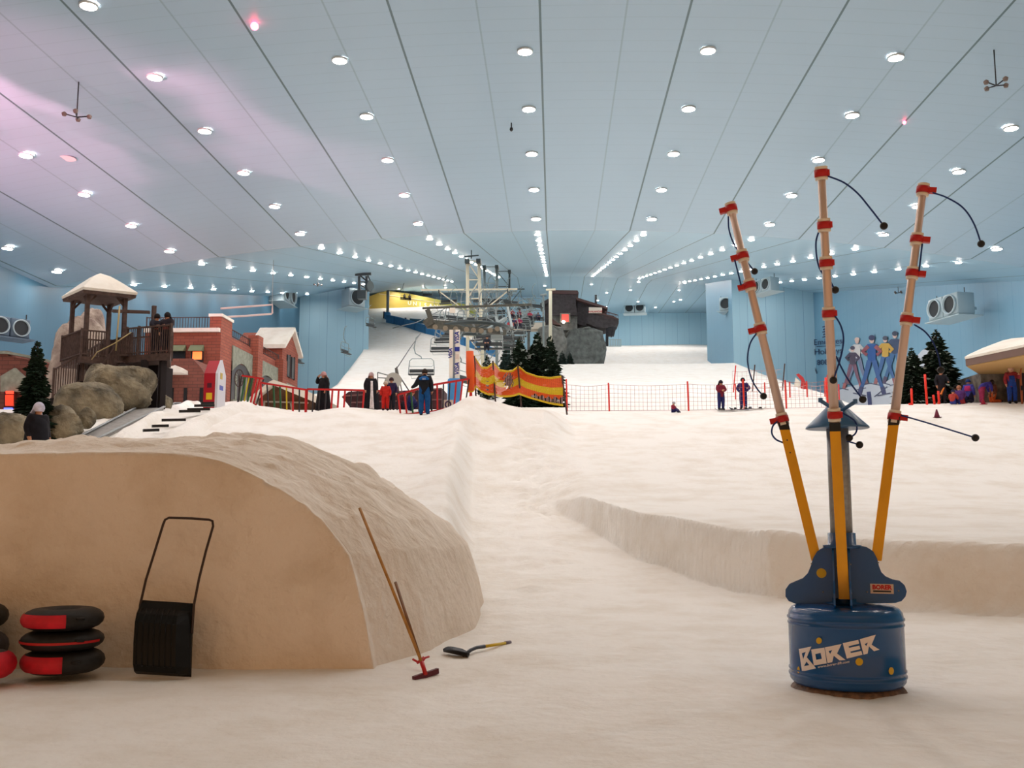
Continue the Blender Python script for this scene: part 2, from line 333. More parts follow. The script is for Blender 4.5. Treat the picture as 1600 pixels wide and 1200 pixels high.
wall('wall_right_upper', (31, 171), (31, 200), M_WALLS, 'blue right wall of the upper slope', 8, 10)
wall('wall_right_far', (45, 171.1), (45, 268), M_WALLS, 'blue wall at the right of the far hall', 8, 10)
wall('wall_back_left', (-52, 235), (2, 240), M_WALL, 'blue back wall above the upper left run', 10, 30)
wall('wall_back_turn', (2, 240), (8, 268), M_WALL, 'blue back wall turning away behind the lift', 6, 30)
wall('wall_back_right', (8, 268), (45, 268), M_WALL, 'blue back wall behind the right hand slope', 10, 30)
# ---- ceiling lamps
M_LENS = mat('lamp_lens', (255, 248, 238), emit=((255, 248, 240), 0)); _b = M_LENS.node_tree.nodes['Principled BSDF']
_b.inputs['Emission Color'].default_value = LAMP_COLOR + (1,); _b.inputs['Emission Strength'].default_value = LAMP_POWER
M_LENS1 = M_LENS.copy(); M_LENS1.name = 'upper_lamp_lens'; M_LENS1.node_tree.nodes['Principled BSDF'].inputs['Emission Strength'].default_value = LAMP_POWER * 1.6
M_LENS2 = M_LENS.copy(); M_LENS2.name = 'bright_lamp_lens'; M_LENS2.node_tree.nodes['Principled BSDF'].inputs['Emission Strength'].default_value = LAMP_POWER * 3.6
M_RIM = mat('lamp_rim', (225, 228, 228), .4)
ROWS = [(-42.4, 'row along the left wall'), (-32.7, 'second row from the left wall'), (-21.5, 'third row from the left wall'), (-11.43, 'row left of the centre row'), (-1.46, 'centre row'), (8.23, 'row right of the centre row'), (18.0, 'third row from the right wall'), (27.3, 'second row from the right wall'), (36.4, 'row along the right wall')]
ORD = ['first', 'second', 'third', 'fourth', 'fifth', 'sixth', 'seventh', 'eighth', 'ninth', 'tenth', 'eleventh', 'twelfth', 'thirteenth', 'fourteenth', 'fifteenth', 'sixteenth', 'seventeenth', 'eighteenth']
def proj(p):
    p = np.array(p, float) - EYE; w = p @ FW; return 800 + F * (p @ RT) / w, 600 - F * (p @ UP) / w
LAMP = {}
def lamp(x, y, label, group, lens=None):
    lens = lens or M_LENS
    if lens not in LAMP:
        b = MB(); b.lathe([(.37, -.097), (.30, -.10), (.2, -.10)], n=16, mi=1); b.lathe([(.36, .02), (.43, .02), (.43, -.10), (.37, -.10)], n=16, mi=0, cap=False)
        o = LAMP[lens] = b.obj('ceiling_lamp', [M_RIM, lens])
    else: o = LAMP[lens].copy(); COL.objects.link(o)
    o.location = (x, y, ceil_z(x, y) - .03); o.scale = (1, 1, 1) if lens is M_LENS else (.68, .68, .5); tag(o, label, 'lamp', group); return o
for (x, rn) in ROWS:
    i1 = i2 = 0
    for i in range(-5, 22):
        y = 50.3 + 7.7 * i
        if y > 208 or (abs(x) > 31 and y > 166): break
        px, py = proj((x, y, ceil_z(x, y)))
        if py > 600 or not (-4 < px < 1604 and py > -4):
            if abs(x) < 34 and 12 < y < 60: lamp(x, y, 'round ceiling lamp over the front of the hall, outside the photo', 'lamps outside the photo')
            continue
        if y < 85: i1 += 1; lamp(x, y, 'lamp before the ceiling fold, %s from the front, %s' % (ORD[i1 - 1], rn), 'round lamps in the front ceiling')
        else: i2 += 1; lamp(x, y, 'small lamp past the ceiling fold, %s beyond it, %s' % (ORD[i2 - 1], rn), 'round lamps in the climbing ceiling', M_LENS1)
for k, (px, py) in enumerate([(851, 446), (924, 444), (948, 457), (934, 469), (947, 479), (998, 440), (985, 453), (997, 471), (1024, 480), (1061, 453), (1070, 438), (1124, 454), (1124, 467), (1063, 468), (1053, 471), (696, 449), (623, 451), (661, 452)]):
    zz = 52.6; d = ray(px, py); Y = (zz - 1.6) / d[2] * d[1]
    for _ in range(4): X = d[0] / d[1] * Y; zz = ceil_z(X, Y); Y = (zz - 1.6) / d[2] * d[1]
    lamp(float(d[0] / d[1] * Y), float(Y), 'tiny lamp in the far ceiling over the top of the slope', 'tiny lamps of the far ceiling', M_LENS2)
# ================================================================ FOREGROUND: snow bank, carousel, tools, snow tubes
M_BLACK = mat('black_plastic', (22, 22, 24), .45); M_RUB = mat('black_rubber', (30, 29, 30), .6, noise=(20, .3)); M_RED = mat('red_plastic', (190, 28, 28), .45)
M_YEL = mat('yellow_paint', (236, 168, 14), .4, noise=(4, .08)); M_BLUE = mat('blue_paint', (14, 78, 138), .22, spec=.6); M_WHITE = mat('white_plastic', (236, 228, 214), .5)
M_ALU = mat('brushed_aluminium', (224, 200, 186), .38, .45); M_GALV = mat('galvanised_steel', (150, 154, 156), .45, .5, noise=(30, .15)); M_ROPE = mat('blue_rope', (18, 52, 118), .6)
M_WOOD = mat('tool_wood', (178, 128, 62), .6, noise=(12, .2)); M_STEEL = mat('grey_steel', (120, 122, 124), .45, .6); M_DKSTEEL = mat('dark_steel', (56, 58, 64), .5, .5)
# ---- big snow bank on the left
EDGE = hermite([-14, -8, -4.2, -3.62, -3.1, -2.55, -2.12, -1.7], [2.12, 2.13, 2.16, 2.12, 2.00, 1.73, 1.54, 1.38])
CREST = hermite([-14, -8, -4.6, -3.3, -2.6, -2.1, -1.7, -1.4, -1.1], [2.47, 2.49, 2.60, 2.52, 2.38, 2.22, 1.95, 1.72, 1.5])
def bank_h(X, Y):
    y0 = 10.02 + .16 * sst(X, -6, -1.9) + .05 * vnoise(X * 1.3, X * 0, 41); v = Y - y0
    xr = np.interp(Y, [9, 10.4, 11.5, 13.4, 16, 18, 24], [-1.80, -1.82, -1.42, -1.03, -1.12, -1.3, -1.9]) + .05 * vnoise(Y * 1.5, Y * 0, 43); o = xr - X
    top = EDGE(X) + (CREST(X) - EDGE(X)) * np.clip((v - .1) / 3.6, 0, 1) ** .75
    top = top - sst(v, 4.5, 11) * np.maximum(0, CREST(X) - LEFT(Y) + .35) * sst(X, -11.5, -7.5)
    front = np.where(v < .2, v / .2 * 2.6, 3.6)
    side = np.interp(o, [-.2, 0, .12, .30, .6, 1.1, 1.8, 3.0, 6], [-.6, -.02, .55, 1.12, 1.50, 1.86, 2.25, 2.75, 3.6]) * np.interp(Y, [10, 12, 16, 20, 24], [1, 1.0, .93, .82, .7])
    k = 13.0; h = -np.log(np.exp(-k * top) + np.exp(-k * side)) / k
    h = np.minimum(h, front)
    lump = sst(v, .25, .9); h = h + lump * (.10 * fbm(X * 1.1, Y * 1.1, 51, 4) + .05 * np.maximum(0, fbm(X * 3.2, Y * 3.2, 61, 3)) * 2 * (CREST(X) - .1 < h + .35)) * sst(o, .3, 1.2)
    h = h + .05 * fbm(X * 5, Y * 2.0, 71, 3) * (o < 1.2) * (o > 0.02) + .09 * sst(v, 2.4, 3.4) * np.maximum(0, vnoise(X * 2.6, Y * 2.6, 77)) * 2 * sst(o, .8, 1.6)
    return h, y0, xr
def left_bank():
    vs_ = np.concatenate([[-.04, 0], np.linspace(.012, .2, 22), np.geomspace(.215, 13.5, 150)]); os_ = np.concatenate([[-.06, 0], np.linspace(.01, .32, 34), np.geomspace(.335, 14, 250)])
    V, O = np.meshgrid(vs_, os_, indexing='ij')
    X0 = -1.8 - O; 
    for _ in range(3):
        y0 = 10.02 + .16 * sst(X0, -6, -1.9) + .05 * vnoise(X0 * 1.3, X0 * 0, 41); Y = y0 + V
        xr = np.interp(Y, [9, 10.4, 11.5, 13.4, 16, 18, 24], [-1.80, -1.82, -1.42, -1.03, -1.12, -1.3, -1.9]) + .05 * vnoise(Y * 1.5, Y * 0, 43); X0 = xr - O
    X = X0; H, _, _ = bank_h(X, Y); H = np.maximum(H, -.35)
    # ledges and pits in the cut face
    wall_m = (V < .21) & (V > 0); hz = H
    Y = Y + np.where(wall_m, .05 * fbm(X * 1.3, hz * 1.6, 81, 4) - .07 * np.exp(-((hz - (1.42 - .19 * (X + 6.5) + .12 * vnoise(X * 2.5, X * 0, 84))) / .045) ** 2) * np.clip(vnoise(X * 3, hz * 2, 83) * 3 + .6, 0, 1), 0)
    nr, nc = X.shape; i = np.arange(nr * nc).reshape(nr, nc); f = np.stack([i[:-1, :-1], i[1:, :-1], i[1:, 1:], i[:-1, 1:]], -1).reshape(-1, 4)
    b = MB(); b.add(np.stack([X, Y, H], -1).reshape(-1, 3), [tuple(q) for q in f.tolist()], 0, True)
    o = b.obj('snow_bank', M_BANK); rebase(o, (-5, 12, 0)); tag(o, 'large flat faced bank of packed snow filling the left foreground', 'snow bank')
left_bank()
# ---- rope carousel
BX, BY = 2.62, 9.3
CAR = thing('carousel_lift', 'blue and yellow rope carousel with three tall arms standing on the snow at right', 'carousel', (BX, BY, 0))
EV = Vector((BX, BY, 0)).normalized(); RV = Vector((EV.y, -EV.x, 0)); RZ = -math.atan2(BX, BY)   # the device faces the camera squarely
def LP(u, w, z): return Vector((BX, BY, 0)) + RV * u + EV * w + Vector((0, 0, z))
def CP(px, py, w=0.0):
    d = Vector(ray(px, py)); e = Vector(EYE); return e + d * (((Vector((BX, BY, 0)) + EV * w - e).dot(EV)) / d.dot(EV))
def lc(b, name, m, parent=CAR): return b.obj(name, m, parent, world=True)
b = MB(); c0 = (BX, BY, 0)
b.lathe([(.40, .04), (.47, .05), (.497, .085), (.5, .115), (.508, .12), (.508, .135), (.498, .14), (.498, .165), (.506, .17), (.506, .182), (.497, .19), (.497, .565), (.505, .57), (.505, .582), (.497, .588), (.497, .612), (.508, .618), (.508, .632), (.498, .638), (.49, .68), (.465, .715), (.42, .735), (.3, .75), (.2, .756), (.2, .70)], c0, 56)
drum = lc(b, 'drum', M_BLUE)
def drum_pt(px, py, r=.503):
    d = ray(px, py); ox, oy = -BX, -BY; A = d[0]**2 + d[1]**2; B_ = 2 * (ox * d[0] + oy * d[1]); C_ = ox * ox + oy * oy - r * r; D = max(0, B_ * B_ - 4 * A * C_)
    t = (-B_ - math.sqrt(D)) / (2 * A); return Vector((d[0] * t - BX, d[1] * t - BY, 1.6 + d[2] * t))
def zp2(x, y): return (1230 + x / 8.42, 970 + y / 8.42)
LET = {'B': [[(152, 372), (318, 338), (258, 480), (380, 625), (195, 668)], [(192, 427), (243, 408), (210, 505)], [(220, 597), (254, 537), (290, 583)]],
       'O': [[(315, 378), (490, 352), (520, 560), (350, 588)], [(370, 437), (440, 422), (456, 500), (382, 513)]],
       'R': [[(495, 350), (715, 305), (655, 430), (768, 515), (690, 522), (612, 460), (592, 545), (530, 555)], [(545, 398), (592, 385), (565, 437)]],
       'E': [[(730, 295), (935, 250), (947, 300), (808, 335), (814, 356), (950, 326), (962, 372), (830, 405), (838, 425), (975, 396), (990, 446), (785, 498)]],
       'r': [[(955, 242), (1165, 183), (1110, 315), (1215, 380), (1142, 400), (1075, 335), (1058, 432), (1005, 446)], [(1018, 307), (1062, 285), (1040, 333)]]}
def fill_poly(loops, fn):
    cu = bpy.data.curves.new('lettering', 'CURVE'); cu.dimensions = '2D'; cu.fill_mode = 'BOTH'
    for lp in loops:
        s = cu.splines.new('POLY'); s.points.add(len(lp) - 1); s.use_cyclic_u = True
        for p, q in zip(s.points, lp): p.co = (q[0] / 100, q[1] / 100, 0, 1)
    t = bpy.data.objects.new('lettering', cu); COL.objects.link(t); me = bpy.data.meshes.new_from_object(t.evaluated_get(bpy.context.evaluated_depsgraph_get())); bpy.data.objects.remove(t)
    vs = [fn(v.co.x * 100, v.co.y * 100) for v in me.vertices]; fs = [tuple(p.vertices) for p in me.polygons]; bpy.data.meshes.remove(me); return vs, fs
b = MB()
for k, lp in LET.items():
    vs, fs = fill_poly(lp, lambda x, y: drum_pt(*zp2(x, y))); b.add(vs, fs)
tag(b.obj('logo_lettering', mat('decal_white', (238, 226, 220), .5), drum), 'white angular BORER lettering across the drum')
text_mesh('www.borer-lift.com', 6.3, 'web_address', MATS['decal_white'], drum, depth=0, bold=.04, bend=lambda co: drum_pt(*(lambda x, y: (1302.6 + x * .985 + y * .17, 1038 - y * .93 - x * .172))(co.x, co.y), r=.504))
for (zx, zy_, rx, ry) in ((418, 262, 38, 42), (948, 540, 50, 50), (1370, 660, 34, 50), (148, 645, 16, 44)):
    b = MB(); pts = [drum_pt(*zp2(zx + rx * math.cos(2 * math.pi * j / 18), zy_ + ry * math.sin(2 * math.pi * j / 18)), .504) for j in range(18)]; b.add(pts, [tuple(range(18))]); b.obj('dot', mat('dot_yellow', (214, 170, 20), .5), drum)
# ice crust the drum stands on
b = MB(); L = []
for (r, z) in ((.51, -.03), (.475, .015), (.44, .05), (.3, .06)): L.append([(BX + (r + random.uniform(-.02, .02)) * math.cos(2 * math.pi * j / 40), BY + (r + random.uniform(-.03, .03)) * math.sin(2 * math.pi * j / 40), z + random.uniform(-.012, .012)) for j in range(40)])
b.loft(L); lc(b, 'ice_crust', mat('dirty_ice', (206, 160, 128), .6, noise=(14, .5, (90, 74, 60)), bump=(20, .6)))
# wing plates
half_r = [(1322, 942), (1398, 941), (1408, 938), (1414, 931), (1416, 923), (1413, 914), (1406, 908), (1395, 906), (1384, 901), (1377, 894), (1373, 884), (1370, 872), (1364, 861), (1354, 855), (1340, 852)]
half_l = [(1303, 852), (1288, 855), (1277, 861), (1271, 871), (1267, 884), (1262, 896), (1254, 904), (1242, 909), (1233, 913), (1228, 920), (1228, 931), (1233, 938), (1243, 942)]
WP = [CP(x, y) for x, y in half_r + half_l]
def uv(p): q = p - Vector((BX, BY, 0)); return q.dot(RV), q.z
for y0, y1 in ((-.078, -.066), (.066, .078)):
    b = MB(); b.loft([[LP(uv(p)[0], yy, p.z) for p in WP] for yy in (y0, y1)], smooth=False); wing_ = lc(b, 'wing_plate', M_BLUE)
    if y0 < 0: wing = wing_
prof_f = [(-.10, .745), (-.40, .743), (-.46, .77), (-.48, .82), (-.46, .87), (-.40, .91), (-.34, .97), (-.31, 1.06), (-.28, 1.14), (-.22, 1.21), (-.10, 1.25)]
for uu in (-.012 - .068, -.012 + .068):
    for s2 in (-1, 1):
        b = MB(); b.loft([[LP(uu + e, s2 * -p, z) for p, z in prof_f] for e in (-.008, .008)], smooth=False); lc(b, 'arm_bracket', M_BLUE)
b = MB(); b.loft([[LP(u, w, z) for u, w in ((-.1, .02), (.1, .02), (.1, .1), (-.1, .1))] for z in (.74, 1.24)], smooth=False); b.lathe([(.19, 0.70), (.19, .755), (.13, .77), (.13, .80)], c0, 24); lc(b, 'hub', M_BLUE)
b = MB(); b.lathe([(.17, 1.245), (.17, 1.27), (.125, 1.275), (.122, 1.38), (.10, 1.385)], c0, 28); lc(b, 'post_socket', M_BLUE)
b = MB(); b.lathe([(.098, 1.30), (.098, 2.42)], c0, 28); lc(b, 'centre_post', M_GALV)
b = MB(); b.lathe([(.275, 2.335), (.285, 2.34), (.28, 2.355), (.17, 2.46), (.07, 2.56), (.05, 2.60), (.0, 2.61)], c0, 40)
hat = lc(b, 'hat', mat('hat_blue', (58, 108, 158), .3, spec=.6))
for q, w in (((1282, 626), (1306, 641)), ((1336, 628), (1312, 643))):
    b = MB(); b.tube([CP(*w, -.1), CP(*q, -.18)], .018, 8); b.tube([CP(*q, -.18) + Vector((0, 0, -.015)), CP(*q, -.18) + Vector((0, 0, .025))], .021, 8); lc(b, 'grab_stub', MATS['hat_blue'], hat)
b = MB()
for (x, y) in ((1268, 881), (1372, 879), (1286, 925), (1355, 925), (1330, 927), (1329, 882), (1308, 884), (1404, 923)): p = CP(x, y, -.08); b.lathe([(.008, -.004), (.008, .006), (0.004, .008)], p, 8, rot=(R(90), 0, RZ))
lc(b, 'bolt_heads', M_STEEL, wing)
p = CP(1283.5, 895.5, -.0795); b = MB(); b.lathe([(.043, 0), (.043, .002)], p, 24, rot=(R(90), 0, RZ)); lc(b, 'dot', MATS['dot_yellow'], wing)
p = CP(1378, 920, -.082); b = MB(); b.box(p, (.195, .006, .085), rot=(0, 0, RZ)); pl = lc(b, 'maker_plate', mat('plate_beige', (214, 190, 170), .5), wing)
T0 = p - Vector((BX, BY, 0)); text_mesh('BORER', .052, 'plate_lettering', M_RED, pl, Matrix.Translation(T0 - EV * .004 + Vector((0, 0, .012))) @ Matrix.Rotation(RZ, 4, 'Z') @ Matrix.Rotation(R(90), 4, 'X'), depth=.001, bold=.003)
b = MB(); b.box(p - EV * .004 + Vector((0, 0, -.022)), (.15, .002, .014), rot=(0, 0, RZ)); lc(b, 'plate_bar', M_BLACK, pl)
# arms
def arm_line(p0, y0, p1, y1):
    a = CP(*p0, y0); c = CP(*p1, y1)
    def find(py):
        lo, hi = -.2, 1.3
        for _ in range(50):
            m = (lo + hi) / 2
            if proj(a + (c - a) * m)[1] > py: lo = m
            else: hi = m
        return a + (c - a) * lo
    return find, (c - a).normalized(), a, c
def make_arm(p0, y0, p1, y1, yellow_top, clamps, side, arm_out=True):
    find, t, a, c = arm_line(p0, y0, p1, y1); out = Vector(side)
    arm = MB(); q = find(yellow_top); arm.loft([[pp + (out * sx + t.cross(out) * sy) * .045 for sx, sy in ((1, 1), (-1, 1), (-1, -1), (1, -1))] for pp in (a, q)], smooth=False)
    A = lc(arm, 'arm', M_YEL)
    q2 = find(yellow_top - 13); b = MB(); b.loft([[pp + (out * sx + t.cross(out) * sy) * .047 for sx, sy in ((1, 1), (-1, 1), (-1, -1), (1, -1))] for pp in (q, q2)], smooth=False); lc(b, 'black_band', M_BLACK, A)
    b = MB(); b.tube([q2, c], [.042, .033], 14); lc(b, 'tube_pole', M_ALU, A)
    b = MB()
    for s in (.10, .22): b.tube([a + t * ((q - a).length - s) + t.cross(out) * .046, a + t * ((q - a).length - s) + t.cross(out) * .05], .007, 8)
    lc(b, 'bolt_heads', M_DKSTEEL, A)
    for cy in clamps:
        m = find(cy); b = MB(); b.tube([m - t * .03, m + t * .03], .06, 16); oo = (out - t * out.dot(t)).normalized(); b.bar(m + oo * .03, m + oo * (.115 if arm_out else .07), .06, .05, up=t)
        K = lc(b, 'rope_clamp', M_RED, A)
        b = MB(); b.tube([m - t * .058, m - t * .03], .054, 16); b.tube([m + t * .03, m + t * .058], .054, 16); lc(b, 'collar', M_WHITE, K)
    return find, A
fL, AL = make_arm((1276, 876), 0, (1141, 320), 0, 672, (326, 400, 446, 514, 655), -RV)
fR, AR = make_arm((1369, 876), 0, (1443, 291), 0, 665, (297, 374, 427, 499, 651), RV)
fF, AF = make_arm((1319, 934), -.22, (1283, 266), -.95, 673, (271, 352, 411, 490, 648), RV, False)
def rope(arm, find, pts, ball=True, dy=-.03, r=.008):
    b = MB(); P = [CP(x, y, (find(min(max(y, 295), 870)) - Vector((BX, BY, 0))).dot(EV) + dy) for x, y in pts]
    Q = []
    for i in range(len(P) - 1):                       # Catmull-Rom through the points
        p0 = P[max(i - 1, 0)]; p1 = P[i]; p2 = P[i + 1]; p3 = P[min(i + 2, len(P) - 1)]
        for k in range(6):
            t = k / 6; Q.append(.5 * ((2 * p1) + (-p0 + p2) * t + (2 * p0 - 5 * p1 + 4 * p2 - p3) * t * t + (-p0 + 3 * p1 - 3 * p2 + p3) * t ** 3))
    Q.append(P[-1]); b.tube(Q, r, 6); o = lc(b, 'rope', M_ROPE, arm)
    if ball: b = MB(); b.ball(P[-1], .033, 14); lc(b, 'ball', M_BLACK, o)
rope(AL, fL, [(1138, 336), (1139, 358), (1146, 380), (1154, 392), (1166, 408), (1179, 424)], dy=.06)
rope(AL, fL, [(1148, 406), (1158, 446)], False); rope(AL, fL, [(1182, 521), (1172, 537), (1168, 562), (1173, 588), (1182, 606), (1193, 619)])
rope(AL, fL, [(1217, 657), (1208, 665), (1206, 677), (1213, 687), (1228, 693)], False)
rope(AF, fF, [(1293, 275), (1318, 285), (1340, 302), (1360, 326), (1381, 353)]); rope(AF, fF, [(1280, 360), (1275, 378), (1276, 400), (1280, 418), (1287, 430)], False, .05)
rope(AF, fF, [(1288, 358), (1291, 400), (1296, 435), (1305, 453)], dy=.05); rope(AF, fF, [(1305, 494), (1314, 510), (1318, 531), (1313, 560), (1302, 594)])
rope(AF, fF, [(1306, 556), (1314, 573), (1327, 596), (1348, 624)], dy=.04); rope(AF, fF, [(1316, 645), (1334, 656), (1339, 668), (1336, 678), (1327, 684)], dy=.3); rope(AF, fF, [(1323, 689), (1343, 695)], dy=.3)
rope(AR, fR, [(1457, 301), (1480, 309), (1505, 325), (1522, 350), (1533, 381)]); rope(AR, fR, [(1441, 381), (1436, 424)], False)
rope(AR, fR, [(1428, 507), (1445, 518), (1458, 535), (1466, 556), (1470, 578)]); rope(AR, fR, [(1408, 649), (1450, 661), (1524, 684)])
# ---- snow scoop leaning on the bank
T = thing('snow_scoop', 'black wide snow scoop with tall looped handle leaning on the snow bank', 'snow shovel', tuple(at(256, 1057, 9.58)))
def quad(u, v, d): # u across 0..1, v up 0..1 on the scoop's back
    bl, br, tl, tr = at(214, 1053, 9.57), at(299, 1058, 9.57), at(222, 938, 9.86), at(303, 943, 9.86)
    p = (bl * (1 - u) + br * u) * (1 - v) + (tl * (1 - u) + tr * u) * v; return Vector(p) + Vector((0, -d, d * .2))
b = MB(); L = []
for v, d in ((0, .02), (.03, .09), (.12, .14), (.4, .17), (.68, .17), (.80, .14), (.88, .09), (1.0, .03)):
    us = [.0, .0, .03, .5, .80, .97, 1.0, 1.0]; ds = [0, d * .8, d, d, d, d * .35, d * .2, 0]
    L.append([quad(u, v, dd) for u, dd in zip(us, ds)])
b.loft(L, smooth=False); lc(b, 'scoop', mat('scoop_black', (13, 14, 16), .5, spec=.25), T)
b = MB()
for k in range(7): u = .08 + .105 * k; b.tube([quad(u, v, d) for v, d in ((.1, .135), (.4, .168), (.66, .17), (.79, .142), (.88, .094))], .009, 6)
lc(b, 'ribs', MATS['scoop_black'], T)
b = MB(); hp = [(216, 985, 9.72), (219, 945, 9.80), (228, 906, 9.86), (243, 858, 9.93), (255, 819, 9.98), (258, 812, 9.99), (264, 809, 9.99), (300, 810, 9.99), (326, 812, 9.99), (332, 814, 9.99), (333, 822, 9.98), (322, 860, 9.93), (311, 904, 9.86), (303, 945, 9.80), (300, 990, 9.70)]
b.tube([at(*p) for p in hp], .0125, 10); lc(b, 'handle', mat('handle_brown', (62, 48, 44), .45, .3), T)
# ---- scraper and hoe leaning on the bank, spade on the floor
T = thing('snow_scraper', 'long wooden handled scraper with dark red blade leaning on snow bank corner', 'scraper', tuple(at(664, 1056, 9.7)))
b = MB(); b.tube([at(562, 794, 10.3), at(661, 1040, 9.76)], .0155, 10); lc(b, 'handle', M_WOOD, T)
b = MB(); b.tube([at(659, 1034, 9.77), at(665, 1054, 9.7)], .021, 10); lc(b, 'socket', M_RED, T)
b = MB(); b.bar(at(646, 1061, 9.62), at(684, 1048, 9.86), .035, .05); lc(b, 'blade', mat('dark_red_blade', (92, 22, 34), .5), T)
T = thing('snow_hoe', 'shorter wooden handled hoe with red forked head behind the long scraper', 'hoe', tuple(at(660, 1036, 10.15)))
b = MB(); b.tube([at(618, 910, 10.75), at(657, 1030, 10.2)], .0165, 10); lc(b, 'handle', mat('tool_wood_dark', (128, 88, 52), .6, noise=(12, .2)), T)
b = MB(); b.tube([at(645, 1030, 10.15), at(652, 1034, 10.12), at(660, 1034, 10.12), at(664, 1028, 10.15), at(670, 1026, 10.2)], .011, 8); b.tube([at(652, 1036, 10.1), at(662, 1027, 10.16)], .014, 8); b.tube([at(656, 1028, 10.2), at(660, 1040, 10.05)], .018, 8); lc(b, 'head', M_RED, T)
T = thing('spade', 'black bladed spade with yellow handle lying on the snow', 'spade', tuple(at(728, 1027, 11.15)))
b = MB(); L = []
for k in range(9):
    t = k / 8; w = (.05, .10, .13, .145, .15, .15, .15, .145, .12)[k]; c = Vector(at(693 + 38 * t, 1018 + 6 * t, 11.25 - .1 * t)) + Vector((0, 0, .01))
    row = []
    for j in range(7): q = j / 6 * 2 - 1; row.append(c + Vector((.25 * q * w, -q * w, .055 * q * q * (w / .15) - .02 + .012 * (1 - t))))
    L.append(row + [p + Vector((0, 0, -.008)) for p in row[::-1]])
b.loft(L); lc(b, 'blade', mat('spade_black', (34, 35, 40), .4, .5), T)
b = MB(); b.tube([at(722, 1025, 11.18), at(729, 1021, 11.2), at(735, 1016, 11.25), at(744, 1012, 11.4), at(757, 1010, 11.5)], [.02, .022, .02, .02, .022], 10); lc(b, 'shaft', mat('shaft_grey', (70, 74, 82), .45, .4), T)
b = MB(); b.tube([at(756, 1010.3, 11.49), at(790, 1004.8, 11.95)], .018, 10); lc(b, 'handle', mat('handle_yellow', (212, 176, 30), .5), T)
b = MB(); b.tube([at(789, 1005, 11.94), at(797, 1003.6, 12.05)], .022, 10); lc(b, 'grip', mat('grip_mauve', (120, 108, 122), .6), T)
# ---- stacks of snow tubes
def snow_tube(px, py, Y, rx, rz, label, body, band=None, band_h=.6, a0=180, a1=300, tilt=0.0, thin=False):
    c = Vector(at(px, py, Y)); t = thing('snow_tube', label, 'snow tube', tuple(c - Vector((0, 0, rz))), group='rubber snow tubes by the bank', rot=(0, tilt, random.uniform(-.2, .2)))
    b = MB(); n = 36
    L = []
    for j in range(n + 1):
        a = 2 * math.pi * j / n; L.append([((rx - .15 + .15 * math.cos(q)) * math.cos(a), (rx - .15 + .15 * math.cos(q)) * math.sin(a), rz + rz * math.sin(q)) for q in [2 * math.pi * k / 16 for k in range(16)]])
    b.loft(L, cap=False); b.lathe([(rx - .2, rz * .7), (rx - .2, rz * .8)], n=24); b.obj('ring', body, t)
    if band:
        b = MB(); L = []
        for j in range(25):
            a = R(a0 + (a1 - a0) * j / 24); L.append([((rx - .146 + .152 * math.cos(q)) * math.cos(a), (rx - .146 + .152 * math.cos(q)) * math.sin(a), rz + (rz + .004) * math.sin(q)) for q in [band_h * (k / 6 * 2 - 1) for k in range(7)]])
        b.loft(L, closed=False, cap=False); b.obj('red_band', band, t)
    b = MB(); b.tube([(rx * .5, -rx * .86 + .05, rz * 1.2), (rx * .62, -rx * .86, rz * 1.25), (rx * .74, -rx * .76, rz * 1.2)], .012, 6); b.obj('grab_strap', M_BLACK, t)
M_BAND = mat('red_fabric', (205, 26, 44), .6, noise=(9, .2)); M_TGREY = mat('grey_rubber', (66, 66, 76), .6, noise=(15, .2))
snow_tube(99, 1032, 9.45, .37, .105, 'black snow tube with red band at the bottom of the stack', M_RUB, M_BAND, .75, 185, 292)
snow_tube(98, 999, 9.45, .37, .088, 'black snow tube with thin red line, middle of the stack', M_RUB, M_RED, .12, 185, 345)
snow_tube(99, 966, 9.45, .365, .10, 'black snow tube with red band on top of the stack', M_RUB, M_BAND, .62, 182, 290)
snow_tube(-22, 1038, 9.0, .25, .125, 'red and black snow tube lying nearest the left photo edge', M_RUB, M_BAND, 1.1, 255, 395)
snow_tube(-50, 1010, 9.62, .36, .14, 'dull grey snow tube at the left photo edge', M_TGREY)
snow_tube(-50, 963, 9.62, .36, .12, 'plain black snow tube on top of the grey one', M_RUB)
# ================================================================ PEOPLE
SKIN = (196, 142, 112)
STAND = dict(pel=(0, 0, .53), spi=(0, -.005, .62), che=(0, 0, .72), nkb=(0, -.005, .81), nkt=(0, .008, .855), hea=(0, .016, .90), cro=(0, .010, .955),
             shl=(-.108, 0, .79), ell=(-.150, -.02, .645), wrl=(-.150, .045, .525), hal=(-.148, .065, .478), shr=(.108, 0, .79), elr=(.150, -.02, .645), wrr=(.150, .045, .525), har=(.148, .065, .478),
             hil=(-.058, 0, .505), knl=(-.066, .014, .285), anl=(-.07, -.01, .05), tol=(-.08, .085, .020), hir=(.058, 0, .505), knr=(.066, .014, .285), anr=(.07, -.01, .05), tor=(.08, .085, .020))
RAD = dict(pel=.082, spi=.080, che=.088, nkb=.055, nkt=.036, hea=.060, cro=.046, sh=.054, el=.040, wr=.030, ha=.024, hi=.066, kn=.048, an=.036, to=.028)
BONES = [('pel', 'spi', 0), ('spi', 'che', 0), ('che', 'nkb', 0), ('nkb', 'nkt', 2), ('nkt', 'hea', 2), ('hea', 'cro', 2)] + \
        [x for s in 'lr' for x in (('che', 'sh' + s, 0), ('sh' + s, 'el' + s, 0), ('el' + s, 'wr' + s, 0), ('wr' + s, 'ha' + s, 3), ('pel', 'hi' + s, 1), ('hi' + s, 'kn' + s, 1), ('kn' + s, 'an' + s, 1), ('an' + s, 'to' + s, 4))]
